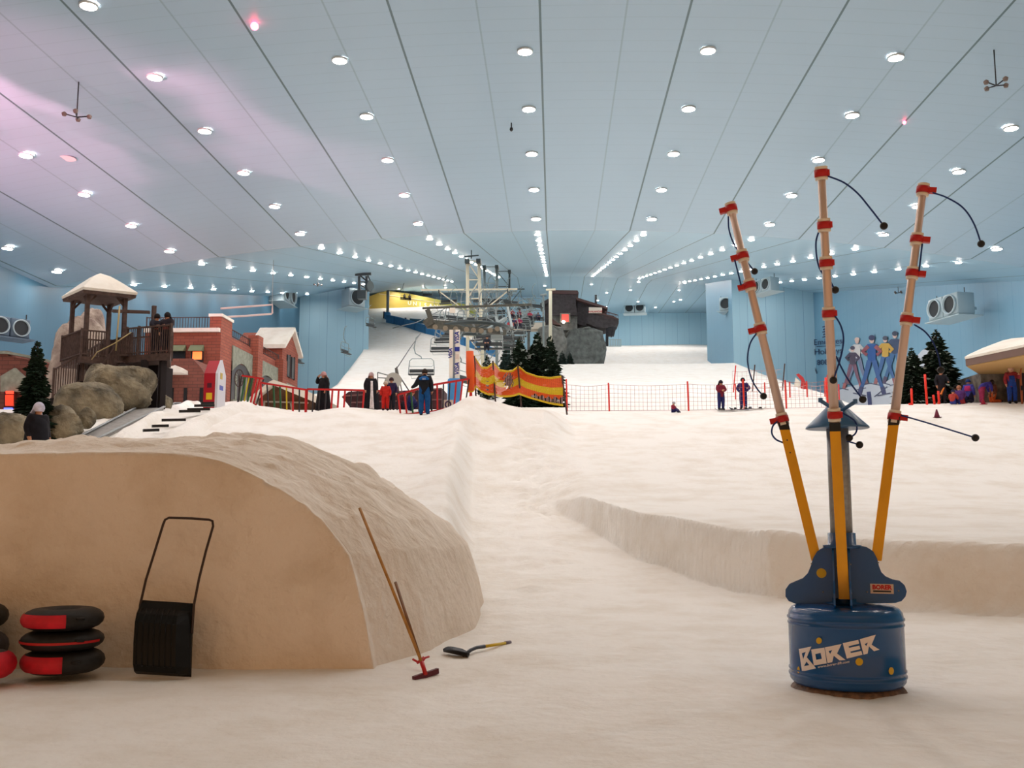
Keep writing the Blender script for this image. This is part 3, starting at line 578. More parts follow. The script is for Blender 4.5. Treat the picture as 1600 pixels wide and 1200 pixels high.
SIT = dict(pel=(0, 0, .10), spi=(0, .01, .20), che=(0, .03, .30), nkb=(0, .04, .39), nkt=(0, .055, .435), hea=(0, .07, .48), cro=(0, .075, .535), shl=(-.108, .03, .37), ell=(-.16, .09, .25), wrl=(-.09, .20, .20), hal=(-.06, .235, .20), shr=(.108, .03, .37), elr=(.16, .09, .25), wrr=(.09, .20, .20), har=(.06, .235, .20),
           hil=(-.06, .02, .09), knl=(-.09, .22, .22), anl=(-.08, .34, .045), tol=(-.09, .42, .03), hir=(.06, .02, .09), knr=(.09, .22, .22), anr=(.08, .34, .045), tor=(.09, .42, .03))
CHAIR = dict(SIT); CHAIR.update(pel=(0, 0, .10), spi=(0, -.02, .20), che=(0, -.02, .30), nkb=(0, -.01, .39), nkt=(0, .0, .435), hea=(0, .01, .48), cro=(0, .01, .535), shl=(-.108, -.02, .37), shr=(.108, -.02, .37), knl=(-.08, .24, .09), anl=(-.08, .26, -.13), tol=(-.08, .34, -.16), knr=(.08, .24, .09), anr=(.08, .26, -.13), tor=(.08, .34, -.16))
KNEEL = dict(STAND); KNEEL.update({k: (v[0], v[1], v[2] - .27) for k, v in STAND.items()}); KNEEL.update(knl=(-.08, .05, .05), anl=(-.07, -.2, .045), tol=(-.07, -.28, .03), knr=(.08, .05, .05), anr=(.07, -.2, .045), tor=(.07, -.28, .03), hil=(-.058, 0, .235), hir=(.058, 0, .235))
def pm(rgb, rough=.8): return mat('cloth_%d_%d_%d' % rgb, rgb, rough, spec=.2, noise=(9, .25))
def skm(rgb): return mat('skin_%d' % rgb[0], rgb, .55, spec=.3)
def person(label, loc, rz, H, jacket, trousers, pose=None, base=STAND, boots=(34, 34, 40), gloves=None, skin=SKIN, face=False, bulk=1.34, group=None):
    J = dict(base); J.update(pose or {}); t = thing('person', label, 'person', loc, rz, group)
    names = list(J); idx = {n: i for i, n in enumerate(names)}; P = [Vector(J[n]) * H for n in names]
    rad = [RAD.get(n, RAD.get(n[:2], .03)) * H * (bulk if n[:2] in ('pe', 'sp', 'ch', 'sh', 'el', 'hi', 'kn', 'an', 'wr', 'to') else 1.0) for n in names]
    E_ = [(idx[a], idx[b], c) for a, b, c in BONES]
    def ext(frm, off, r, c): P.append(P[idx[frm]] + Vector(off) * H if isinstance(frm, str) else P[frm] + Vector(off) * H); rad.append(r * H); E_.append((idx[frm] if isinstance(frm, str) else frm, len(P) - 1, c)); return len(P) - 1
    hd = (P[idx['cro']] - P[idx['nkt']]).normalized()
    for s in 'lr':
        w, h_ = P[idx['wr' + s]], P[idx['ha' + s]]; d = (h_ - w).normalized() if (h_ - w).length > 1e-6 else Vector((0, 0, -1)); sx = -1 if s == 'l' else 1
        q = d.cross(Vector((sx, 0, 0))); q = q.normalized() if q.length > .1 else Vector((0, 1, 0))
        for k, ln in enumerate((.034, .042, .040, .030)):
            b0 = ext('ha' + s, (d * .022 + q * (.014 - .0095 * k)), .0075, 3); ext(b0, d * ln * .6 + Vector((-sx * .008, 0, 0)), .0062, 3)
        b0 = ext('wr' + s, d * .02 + q * .022, .008, 3); ext(b0, d * .022 + q * .010, .0065, 3)
    fwd = Vector((0, 1, 0)) - hd * hd.y; fwd.normalize(); ext('hea', fwd * .062 - hd * .004, .011, 2)
    for sx in (-1, 1): ext('hea', (sx * .062, -.004, .002), .012, 2)
    me = bpy.data.meshes.new('sk'); me.from_pydata([tuple(p) for p in P], [(a, b) for a, b, c in E_], []); o = bpy.data.objects.new('sk', me); COL.objects.link(o)
    o.modifiers.new('skin', 'SKIN'); sb = o.modifiers.new('sub', 'SUBSURF'); sb.levels = 1; sb.render_levels = 1
    sv = me.skin_vertices[0].data
    for i, r in enumerate(rad): sv[i].radius = (r, r); sv[i].use_root = (i == 0)
    m2 = bpy.data.meshes.new_from_object(o.evaluated_get(bpy.context.evaluated_depsgraph_get())); bpy.data.objects.remove(o); bpy.data.meshes.remove(me)
    m2.name = 'body'; m2.materials.clear()
    for mm in (pm(jacket), pm(trousers), skm(skin), pm(gloves) if gloves else skm(skin), pm(boots)): m2.materials.append(mm)
    A = np.array([P[a] for a, b, c in E_]); B = np.array([P[b] for a, b, c in E_]); ra = np.array([rad[a] for a, b, c in E_]); rb = np.array([rad[b] for a, b, c in E_]); cc = [c for a, b, c in E_]
    D = B - A; DD = (D * D).sum(1) + 1e-9
    for p in m2.polygons:
        c = np.array(p.center); tt = np.clip(((c - A) * D).sum(1) / DD, 0, 1); ds = np.linalg.norm(c - (A + D * tt[:, None]), axis=1) / (ra * (1 - tt) + rb * tt); p.material_index = cc[int(ds.argmin())]; p.use_smooth = True
    bo = bpy.data.objects.new('body', m2); COL.objects.link(bo); bo.parent = t
    t['_'] = 0; del t['_']; info = dict(t=t, P={n: P[idx[n]] for n in names}, H=H, up=hd, fwd=fwd)
    if face:
        for sx in (-1, 1): b = MB(); b.ball(info['P']['hea'] + Vector((sx * .022, 0, 0)) * H + fwd * .054 * H + hd * .012 * H, .0075 * H, 8); b.obj('eye', mat('eye_dark', (40, 28, 24), .3), t)
        b = MB(); b.box(info['P']['hea'] + fwd * .052 * H - hd * .030 * H, (.03 * H, .008 * H, .008 * H)); b.obj('mouth', mat('lips', (150, 82, 76), .5), t)
    return info
def hat(i, name, rgb, r=.070, low=.2, drop=0.0, back=.0):
    """cap, helmet or hood over the crown; drop adds a cloth fall behind the neck"""
    H = i['H']; c = i['P']['hea'] + i['up'] * .022 * H - i['fwd'] * (.006 + back) * H; R3 = Vector((0, 0, 1)).rotation_difference(i['up']).to_matrix()
    b = MB(); pr_ = [(math.sin(a) * r * H * 1.0, math.cos(a) * r * H * 1.12) for a in [math.pi * (1 - low - .25) * k / 8 for k in range(8, -1, -1)]]
    pr_ = [(max(q, 1e-4), z) for q, z in pr_]; b.lathe(pr_, c, 16, rot=R3)
    if drop:
        L = []; f = i['fwd']; x = Vector((1, 0, 0))
        for z, w, d in ((.03, .062, -.035), (-.03, .07, -.055), (-.09, .10, -.07), (-.10 - drop, .12, -.10)): L.append([c + x * w * H * q - f * (-d + .03 * (1 - q * q)) * H + Vector((0, 0, z * H)) for q in (-1, -.5, 0, .5, 1)] + [c + x * w * H * q - f * (-d + .03 * (1 - q * q) - .02) * H + Vector((0, 0, z * H)) for q in (1, .5, 0, -.5, -1)])
        b.loft(L)
    return b.obj(name, pm(rgb, .75), i['t'])
def robe(i, name, rgb, z0=.03, z1=.80, w0=.235, w1=.15, wm=.175, front=None):
    H = i['H']; b = MB(); L = []
    for z, w, d in ((z0, w0, w0 * .75), (.2, w0 * .92, w0 * .68), (.45, wm, .135), (.62, wm * .93, .125), (z1 - .06, w1, .095), (z1 + .015, .06, .055)):
        L.append([((w + .012 * math.sin(j * 3) * (z < .5)) * math.cos(2 * math.pi * j / 24) * H, (d + .012 * math.cos(j * 4) * (z < .5)) * math.sin(2 * math.pi * j / 24) * H, z * H) for j in range(24)])
    b.loft(L); r_ = b.obj(name, pm(rgb), i['t'])
    if front:
        b = MB(); L = []
        for z, w, d in ((z0 - .005, .06, w0 * .75 + .014), (.2, .05, w0 * .68 + .014), (.45, .035, .15), (.62, .03, .138), (.76, .03, .10)): L.append([(w * H * q, (d - .012 * abs(q) + e) * H, z * H) for q, e in ((-1, 0), (0, .006), (1, 0), (1, -.02), (-1, -.02))])
        b.loft(L); b.obj('dress_front', pm(front), i['t'])
    return r_
CAMZ = lambda p: math.atan2(-(0 - p[0]), (0 - p[1]))          # rotation that makes local +y look at the camera
def toward(p, turn=0): return math.atan2(p[0], -p[1]) + R(turn)
ARM_UP = dict(elr=(.19, .09, .72), wrr=(.09, .12, .84), har=(.06, .10, .885))
p = on(505, 41); i = person('person in long black coat and pink scarf raising a hand to the face', p, toward(p, -55), 1.68, (24, 24, 28), (24, 24, 28), ARM_UP, face=True); robe(i, 'coat', (24, 24, 30)); hat(i, 'headscarf', (206, 158, 160), .072, .12, .03)
p = on(579, 42.5); i = person('person in open black robe over a white dress beside the child in red', p, toward(p, 10), 1.66, (26, 26, 30), (26, 26, 30), face=True); robe(i, 'robe', (26, 26, 32), front=(226, 220, 220)); hat(i, 'headscarf', (198, 170, 172), .072, .14, .02)
p = on(602, 41); i = person('child in a bright red snow suit standing beside the person with white dress', p, toward(p), 1.22, (196, 44, 36), (186, 36, 30), face=True, gloves=(60, 40, 40), bulk=1.5); hat(i, 'hat', (196, 178, 160), .085, .2)
p = on(611, 43.2); i = person('person in dark purple jacket standing just behind the child in red', p, toward(p), 1.45, (44, 36, 70), (34, 34, 44), face=True); hat(i, 'hood', (60, 44, 50), .075, .15)
p = on(663, 39); i = person('person in black and blue jacket seen from behind, one arm reaching left', p, toward(p, 172), 1.86, (26, 28, 34), (22, 76, 132), dict(ell=(-.20, .10, .66), wrl=(-.28, .20, .62), hal=(-.31, .23, .62)), boots=(30, 30, 34)); hat(i, 'hair', (44, 34, 28), .066, .1)
b = MB(); H = 1.86; b.loft([[(math.cos(2 * math.pi * j / 20) * w * H, math.sin(2 * math.pi * j / 20) * d * H, z * H) for j in range(20)] for z, w, d in ((.735, .142, .108), (.775, .14, .105), (.81, .105, .085), (.83, .06, .06))]); b.obj('blue_yoke', pm((24, 92, 160)), i['t'])
text_mesh('SKI', .10, 'back_lettering', pm((220, 226, 230)), i['t'], Matrix.Translation((0, -.215, .755 * H)) @ Matrix.Rotation(R(90), 4, 'X'), depth=.004)
p = on(640, 41.5); i = person('person in dark blue snow suit sitting on the snow behind the black and blue jacket', p, toward(p, 70), 1.6, (34, 38, 92), (30, 34, 84), base=SIT); hat(i, 'hat', (150, 44, 40), .074, .2)
p = on(631, 44); i = person('person in maroon jacket sitting behind the red child near the fence', p, toward(p, 20), 1.5, (84, 34, 44), (40, 34, 50), base=SIT); hat(i, 'hat', (40, 36, 60), .074, .2)
p = on(1127, 48.2); i = person('person in red and navy jacket holding a small bundle before the net', p, toward(p, 25), 1.48, (126, 40, 58), (40, 42, 96), dict(elr=(.15, .05, .66), wrr=(.03, .14, .66), har=(0, .15, .66), ell=(-.15, .05, .66), wrl=(-.03, .14, .64), hal=(0, .16, .64)), face=True); hat(i, 'hood', (34, 30, 44), .074, .12, .02)
p = on(1162, 49.0); i = person('person in dark blue suit with red sleeves, hands on hips, before the net', p, toward(p, -15), 1.56, (52, 44, 100), (40, 48, 110), dict(ell=(-.20, -.02, .66), wrl=(-.10, .03, .55), hal=(-.07, .05, .54), elr=(.20, -.02, .66), wrr=(.10, .03, .55), har=(.07, .05, .54)), face=True); hat(i, 'cap', (34, 28, 40), .074, .16)
p = on(1051, 47.5); i = person('small child in red and navy sitting on the snow crest before the net', (p[0], p[1], p[2] - .05), toward(p, 60), .95, (150, 44, 66), (44, 44, 96), base=SIT); hat(i, 'hat', (170, 168, 172), .09, .2)
for k, (px, lab, rgb) in enumerate(((1135, 'grey snowboard lying on the snow at the feet of the person with a bundle', (170, 168, 168)), (1157, 'dark blue snowboard lying between the two standing people', (84, 90, 116)), (1180, 'pale snowboard lying right of the person with hands on hips', (190, 184, 178)))):
    p = on(px, 47.2 + .25 * k); t = thing('snowboard', lab, 'snowboard', (p[0], p[1], p[2] + .02), R(8 * (k - 1)))
    b = MB(); L = []
    for q, w, z in ((-.72, .08, .14), (-.66, .12, .09), (-.55, .14, .04), (0, .125, .02), (.55, .14, .04), (.66, .12, .09), (.72, .08, .14)): L.append([(q * .72, -w, z), (q * .72, w, z), (q * .72, w, z + .02), (q * .72, -w, z + .02)])
    b.loft(L); b.obj('deck', mat('board_%d' % k, rgb, .4), t)
    for q in (-.25, .25): b = MB(); b.box((q, 0, .09), (.13, .22, .10), taper=.7); b.obj('binding', M_BLACK, t)
p = on(60, 23.2); p = (p[0], p[1], float(bank_h(np.array([p[0]]), np.array([p[1]]))[0][0]) - .04); i = person('person in dark robe with white headscarf standing before boulders at far left', p, toward(p, 35), 1.72, (28, 26, 34), (26, 26, 32), face=True); robe(i, 'robe', (26, 26, 34)); hat(i, 'headscarf', (206, 204, 226), .078, .06, .26)
# right hand group by the hut
p = on(1473, 50); i = person('person in black with orange cap standing by the trees holding an orange ski', p, toward(p, 20), 1.72, (30, 30, 38), (40, 34, 40), dict(ell=(-.17, .06, .66), wrl=(-.14, .16, .60), hal=(-.13, .185, .60)), face=True); hat(i, 'cap', (222, 112, 44), .074, .2)
p = on(1492, 50.5); i = person('person with black hair sitting beside the trees, first left of the sitting group', p, toward(p, 100), 1.6, (38, 34, 44), (50, 40, 60), base=SIT, face=False); hat(i, 'hair', (20, 18, 20), .078, .05)
p = on(1501, 48.5); i = person('person in purple jacket and tan hood sitting in the snow in the group', p, toward(p, 190), 1.6, (96, 60, 130), (170, 60, 70), base=SIT); hat(i, 'hood', (178, 122, 96), .072, .15)
p = on(1489, 48.2); i = person('person in orange red and blue suit sitting low in front of the black haired one', p, toward(p, 150), 1.25, (176, 66, 60), (50, 60, 140), base=SIT); hat(i, 'hat', (40, 50, 80), .078, .2)
p = on(1515, 49.5); i = person('person in blue and magenta jacket with blue hat kneeling in the middle of the group', p, toward(p, 160), 1.62, (70, 76, 170), (40, 40, 66), base=KNEEL); hat(i, 'hat', (34, 62, 120), .078, .2)
b = MB(); b.loft([[(math.cos(2 * math.pi * j / 16) * w * 1.62, math.sin(2 * math.pi * j / 16) * d * 1.62, z * 1.62) for j in range(16)] for z, w, d in ((.36, .118, .108), (.42, .122, .11), (.47, .13, .105), (.52, .13, .09))]); b.obj('magenta_panel', pm((176, 50, 110)), i['t'])
BEND = dict(spi=(0, .08, .60), che=(0, .18, .64), nkb=(0, .27, .66), nkt=(0, .31, .67), hea=(0, .35, .67), cro=(0, .40, .67), shl=(-.108, .24, .66), shr=(.108, .24, .66), ell=(-.14, .28, .52), wrl=(-.12, .30, .40), hal=(-.12, .31, .36), elr=(.14, .28, .52), wrr=(.12, .30, .40), har=(.12, .31, .36))
p = on(1535, 48.8); i = person('person in blue and magenta suit bending down beside the hut', p, toward(p, 115), 1.45, (74, 70, 168), (166, 56, 96), BEND); hat(i, 'hair', (70, 50, 44), .07, .1)
p = on(1553, 49.4); i = person('person with dark hair and orange trousers crouching at the hut wall', p, toward(p, -60), 1.55, (120, 74, 56), (214, 96, 44), base=KNEEL, face=True); hat(i, 'hair', (44, 34, 32), .074, .08)
p = on(1583, 47.6); i = person('person in blue dungarees and pale headscarf standing at the hut wall', p, toward(p, 15), 1.78, (150, 52, 62), (38, 70, 156), dict(ell=(-.18, .05, .68), wrl=(-.15, .14, .74), hal=(-.145, .16, .78)), face=True); hat(i, 'headscarf', (206, 168, 146), .074, .1, .02)
b = MB(); b.loft([[(math.cos(2 * math.pi * j / 16) * w * 1.78, math.sin(2 * math.pi * j / 16) * d * 1.78, z * 1.78) for j in range(16)] for z, w, d in ((.46, .10, .10), (.56, .108, .105), (.66, .112, .108), (.74, .10, .108))]); b.obj('bib', pm((38, 70, 156)), i['t'])
def ski(label, base, top, rgb):
    a = Vector(base); c = Vector(top); t = thing('ski', label, 'ski', tuple(a)); b = MB(); d = (c - a); n = 8; L = []
    s_ = Vector((.05, 0, 0))
    for k in range(n + 1): q = k / n; pp = a + d * q + Vector((0, -.10 * max(0, q - .8) * 5, 0)); w = 1 - .5 * max(0, q - .85) * 6; L.append([pp - s_ * w, pp + s_ * w, pp + s_ * w + Vector((0, .02, 0)), pp - s_ * w + Vector((0, .02, 0))])
    b.loft(L); b.obj('blade', mat('ski_%d' % rgb[0], rgb, .45), t, world=True); b = MB(); b.box(a + d * .45 + Vector((0, -.03, 0)), (.07, .06, .22)); b.obj('binding', M_BLACK, t, world=True)
q = on(1598, 47.3); ski('orange brown ski held upright by the person in blue dungarees', q, tuple(at(1594, 576, 47.45)), (176, 96, 56))
q = on(1466, 49.4); ski('orange ski held slantwise by the person with the orange cap', q, tuple(at(1474, 606, 49.7)), (232, 130, 44))
# people on the tower deck come with the tower below
# ================================================================ LEFT SIDE
M_DWOOD = mat('dark_stained_wood', (84, 66, 60), .75, noise=(6, .3)); M_DWOOD2 = mat('black_brown_wood', (32, 24, 26), .8); M_ROCK = mat('rock', (112, 106, 92), .9, noise=(1.3, .6, (172, 160, 134)), bump=(3.5, 1.0, .3)); M_ROCKP = mat('pinkish_rock', (172, 152, 142), .9, noise=(1.6, .35, (196, 182, 168)), bump=(4, .9, .15))
def boulder(label, x0, x1, y0, y1, Y, m=M_ROCK, dep=.8, seed=0, sink=.25, sq=.16):
    a, c = at(x0, y1, Y), at(x1, y0, Y); w = (c[0] - a[0]) / 2; cz = a[2]; hh = c[2] - a[2]; cx = (a[0] + c[0]) / 2
    b = MB(); n = 44; vs = []; 
    for k in range(n // 2 + 1):
        th = math.pi * k / (n // 2)
        for j in range(n):
            ph = 2 * math.pi * j / n; d = np.array([math.sin(th) * math.cos(ph), math.sin(th) * math.sin(ph), math.cos(th)])
            d = np.sign(d) * np.abs(d) ** (1 - sq * .5)
            s_ = 1 + .34 * float(fbm(np.array([d[0] * 1.1 + seed + 5]), np.array([d[2] * 1.2 + d[1] * .9]), seed, 4)[0]) - .05 * math.exp(-((d[0] * .8 + d[2] * .5 - .2 + .15 * math.sin(d[1] * 4 + seed)) / .035) ** 2); vs.append((d[0] * s_ * w, d[1] * s_ * w * dep, (d[2] * .5 + .5) * hh * (1 + sink) * (s_ * .5 + .5) - sink * hh))
    fs = [(k * n + j, k * n + (j + 1) % n, (k + 1) * n + (j + 1) % n, (k + 1) * n + j)[::-1] for k in range(n // 2) for j in range(n)]
    b.add(vs, fs, 0, True); o = b.obj('boulder', m); o.location = (cx, Y, cz); MW[o] = Matrix.Translation(o.location); return tag(o, label, 'boulder', 'boulders on the left')
boulder('tall pinkish boulder behind the lookout tower', 76, 168, 505, 640, 48, M_ROCKP, .7, 1)
boulder('rounded boulder top seen through the pavilion posts', 118, 166, 482, 580, 50, M_ROCKP, .7, 2)
boulder('highest grey boulder in front of the tower', 126, 238, 566, 634, 41, M_ROCK, .8, 3)
boulder('broad grey boulder left of the conveyor', 86, 192, 594, 656, 38, M_ROCK, .7, 4)
boulder('low grey boulder behind the person in white headscarf', 64, 127, 632, 684, 33.5, M_ROCK, .8, 5)
boulder('grey boulder at the left photo edge', -20, 56, 647, 690, 32, M_ROCK, .8, 6)
boulder('small grey boulder between two broad ones', 122, 150, 637, 664, 34.5, M_ROCK, .8, 7)
boulder('flat low boulder at the top of the conveyor', 233, 268, 616, 640, 43.5, M_ROCK, .8, 8)
# fir trees
M_FIR = mat('fir_needles', (24, 40, 28), .85, spec=.15, noise=(3, .5)); M_FIR2 = mat('hazed_fir_needles', (44, 62, 58), .85, spec=.15, noise=(3, .4)); M_BARK = mat('bark', (58, 44, 36), .9)  # second needle colour has the haze of distance mixed in
M_FROST = mat('frosted_needles', (164, 178, 170), .85)
def fir(label, px0, px1, ytop, Y, m=M_FIR, n=1500, frost=.06, ybase=None, seed=1, low=.06):
    rr = random.Random(seed); pc = (px0 + px1) / 2; X, _, z0 = on(pc, Y)
    if ybase: z0 = float(at(pc, ybase, Y)[2])
    top = float(at(pc, ytop, Y)[2]); h = top - z0; w = float(at(px1, 600, Y)[0] - at(px0, 600, Y)[0]) / 2
    t = thing('fir_tree', label, 'fir tree', (X, Y, z0), group='dark fir trees'); b = MB(); b.tube([(0, 0, -.05), (0, 0, h * .5), (0, 0, h * .96)], [h * .03, h * .02, h * .006], 8); b.obj('trunk', M_BARK, t)
    b = MB(); vs = []
    for k in range(n):
        q = min(.99, 1 - (1 - low) * math.sqrt(rr.random())); z = h * q; a = rr.random() * 6.283; layer = .78 + .22 * math.sin(q * 34 + a * 2); L_ = w * 1.12 * (1 - q) ** .62 * layer * rr.uniform(.6, 1.2) + .02 * h * (1 - q * .6)
        d = Vector((math.cos(a), math.sin(a), -.28 + rr.uniform(-.15, .2))).normalized(); s_ = rr.uniform(.2, .7); p0 = Vector((0, 0, z)) + d * L_ * s_; p1 = Vector((0, 0, z)) + d * L_; wd = h * rr.uniform(.016, .034); sd = d.cross(Vector((0, 0, 1))).normalized(); up = sd.cross(d)
        mi = 1 if rr.random() < frost else 0; mdl = p0.lerp(p1, .45)
        b.add([p0, mdl + sd * wd + up * wd * .3, p1, mdl - sd * wd + up * wd * .3, mdl - up * wd * .8], [(0, 1, 4), (1, 2, 4), (2, 3, 4), (3, 0, 4), (0, 3, 1), (3, 2, 1)], mi)
    b.obj('foliage', [m, M_FROST], t)
fir('dark fir tree standing behind the person in white headscarf', 18, 88, 532, 33, n=2200, frost=.0, seed=3)
# ---- lookout tower
YT = 43.0; N_ = Vector(at(130, 452, 42)); ze = N_.z
def atz(px, py, z): d = ray(px, py); s_ = (z - 1.6) / d[2]; return Vector((d[0] * s_, d[1] * s_, z))
Rr = atz(214, 461, ze); Ll = atz(97, 467, ze); Bb = Rr + Ll - N_; Cc = (Rr + Ll) / 2; apex = Vector((Cc.x, Cc.y, float(at(158, 428, Cc.y)[2])))
zg = g(Cc.x, Cc.y)
T = thing('lookout_tower', 'dark wooden lookout tower with snowy pyramid roof above the boulders', 'tower', (Cc.x, Cc.y, zg))
def tb(b, n, m, par=None): return b.obj(n, m, par or T, world=True)
b = MB(); L = []
for s_, dz in ((1.0, 0), (1.02, .10), (.80, .34), (.55, .60), (.28, .86), (.02, 1.02)): L.append([Cc + (c - Cc) * s_ + Vector((0, 0, dz * (apex.z - ze))) for c in (N_, Rr, Bb, Ll)])
b.loft(L, smooth=False); tb(b, 'snowy_roof', M_ROOFSNOW)
b = MB(); b.loft([[Cc + (c - Cc) * s_ + Vector((0, 0, dz)) for c in (N_, Rr, Bb, Ll)] for s_, dz in ((.97, -.14), (.99, -.005))], smooth=False); tb(b, 'roof_frame', M_DWOOD)
zd = 8.25
CS = [Cc + (c - Cc) * .70 for c in (N_, Rr, Bb, Ll)]
for c in CS: b = MB(); b.bar((c.x, c.y, zd - .2), (c.x, c.y, ze - .1), .17); tb(b, 'post', M_DWOOD)
b = MB()
for a, c in zip(CS, CS[1:] + CS[:1]): 
    for p0, p1 in ((a, c), (c, a)): b.bar((p0.x, p0.y, ze - .55), (p0.x + (p1.x - p0.x) * .22, p0.y + (p1.y - p0.y) * .22, ze - .12), .09)
tb(b, 'knee_braces', M_DWOOD)
dk = [Cc + (c - Cc) * .93 for c in (N_, Rr, Bb, Ll)]
b = MB(); b.loft([[(c.x, c.y, z) for c in dk] for z in (zd - .28, zd)], smooth=False); tb(b, 'deck', M_DWOOD)
def railing(name, pts, h, par, m=M_DWOOD, step=.11, post=.09, world=True):
    b = MB()
    for a, c in zip(pts, pts[1:]):
        a, c = Vector(a), Vector(c); n = max(1, int((c - a).length / step)); up = Vector((0, 0, h))
        b.bar(a + up, c + up, .09, .06); b.bar(a + Vector((0, 0, .1)), c + Vector((0, 0, .1)), .06, .05)
        for k in range(n + 1): q = a.lerp(c, k / n); b.bar(q, q + up, .035)
    for q in pts: b.bar(q, Vector(q) + Vector((0, 0, h + .08)), post)
    return b.obj(name, m, par, world=world)
railing('deck_railing', [(c.x, c.y, zd) for c in (dk[1].lerp(dk[0], .5), dk[0], dk[3], dk[2], dk[1])], 1.15, T)
za = float(at(220, 553, 41.5)[2]); A4 = [at(180, 553, 42.2), at(266, 556, 41.2), at(268, 553, 43.6), at(184, 550, 44.6)]; A4 = [Vector((p[0], p[1], za)) for p in A4]
b = MB(); b.loft([[p + Vector((0, 0, z)) for p in A4] for z in (-.3, 0)], smooth=False); tb(b, 'viewing_deck', M_DWOOD)
railing('viewing_deck_railing', [A4[0].lerp(A4[1], .2), A4[0].lerp(A4[1], .42), A4[1], A4[2], A4[3]], 1.2, T)
for c in [A4[0].lerp(A4[1], .55), A4[1].lerp(A4[3], .12), A4[2].lerp(A4[3], .3), Vector((Cc.x - .4, Cc.y - .6, zd)), CS[1], CS[2]]:
    b = MB(); b.bar((c.x, c.y, g(c.x, c.y) - .2), (c.x, c.y, (za if c.x > Cc.x + 1 else zd) - .25), .24); tb(b, 'support_post', M_DWOOD2)
b = MB(); q0 = A4[0].lerp(A4[1], .25); qa = Vector(at(205, 600, 43.2)); qb = Vector(at(246, 600, 42.8)); b.loft([[(x, y, z) for x, y in ((qa.x, qa.y), (qb.x, qb.y), (qb.x + .2, qb.y + 1.2), (qa.x, qa.y + 1.2))] for z in (g(q0.x, q0.y) - .3, za - .3)], smooth=False); tb(b, 'boarded_base', M_DWOOD2)
c = A4[0].lerp(A4[1], .52) + Vector((0, .9, 0)); b = MB(); b.bar(c, (c.x, c.y, float(at(225, 478, c.y)[2])), .16); tb(b, 'sign_post', M_DWOOD)
b = MB(); zb_ = float(at(225, 487, c.y)[2]); b.bar(at(176, 486, c.y), at(234, 488, c.y), .13); tb(b, 'cross_beam', M_DWOOD)
M_PALEROPE = mat('pale_rope', (176, 158, 112), .8)
b = MB(); b.tube([at(187, 478, 41.6), at(184, 512, 41.6), at(181, 548, 41.6)], .035, 8); tb(b, 'rope_pole', M_PALEROPE)
b = MB(); b.tube([at(205, 519, 41.3), at(180, 536, 41.2), at(152, 550, 41.1), at(143, 562, 41.1)], .025, 6); tb(b, 'rope_rail', M_PALEROPE)
b = MB(); s0 = Vector(at(196, 556, 42)); s1 = Vector(at(136, 640, 41.2))
for k in range(9): b.box(s0.lerp(s1, k / 8.0) + Vector((0, .4, 0)), (.34, 1.2, .07))
tb(b, 'stair_treads', M_DWOOD); railing('stair_railing', [s0, s0.lerp(s1, .5), s1], 1.1, T)
W4 = [at(82, 622, 42), at(128, 596, 42.5), at(160, 575, 44)]; 
railing('walkway_railing', W4, 1.25, T, M_DWOOD)
for k, pp in enumerate((W4[0], W4[1], W4[2])): b = MB(); b.bar((pp[0], pp[1], g(pp[0], pp[1]) - .2), pp, .16); tb(b, 'support_post', M_DWOOD2)
p1 = A4[0].lerp(A4[1], .66) + Vector((0, .45, 0)); i = person('person in dark jacket with orange chest leaning on the deck railing, left of the pair', tuple(p1), toward(p1, 20), 1.86, (36, 34, 44), (26, 26, 40), dict(ell=(-.15, .08, .68), wrl=(-.02, .16, .68), hal=(.02, .17, .68), elr=(.15, .08, .68), wrr=(.04, .17, .66), har=(0, .18, .66)), face=True); hat(i, 'hair', (24, 20, 22), .072, .08)
b = MB(); b.loft([[(x * 1.72, y * 1.72, z * 1.72) for x, y in ((-.08, .10), (.08, .10), (.08, .125), (-.08, .125))] for z in (.66, .76)]); b.obj('chest_panel', pm((196, 78, 60)), i['t'])
p1 = A4[0].lerp(A4[1], .86) + Vector((0, .4, 0)); i = person('person in dark jacket and hood on the deck, right of the pair', tuple(p1), toward(p1, -25), 1.86, (40, 34, 42), (26, 26, 40), dict(ell=(-.15, .08, .68), wrl=(-.04, .16, .66), hal=(-.01, .17, .66)), face=True); hat(i, 'hood', (28, 24, 26), .076, .08, .02)
b = MB(); b.loft([[(x * 1.74, y * 1.74, z * 1.74) for x, y in ((-.07, .10), (.04, .10), (.04, .125), (-.07, .125))] for z in (.62, .72)]); b.obj('chest_panel', pm((150, 62, 56)), i['t'])
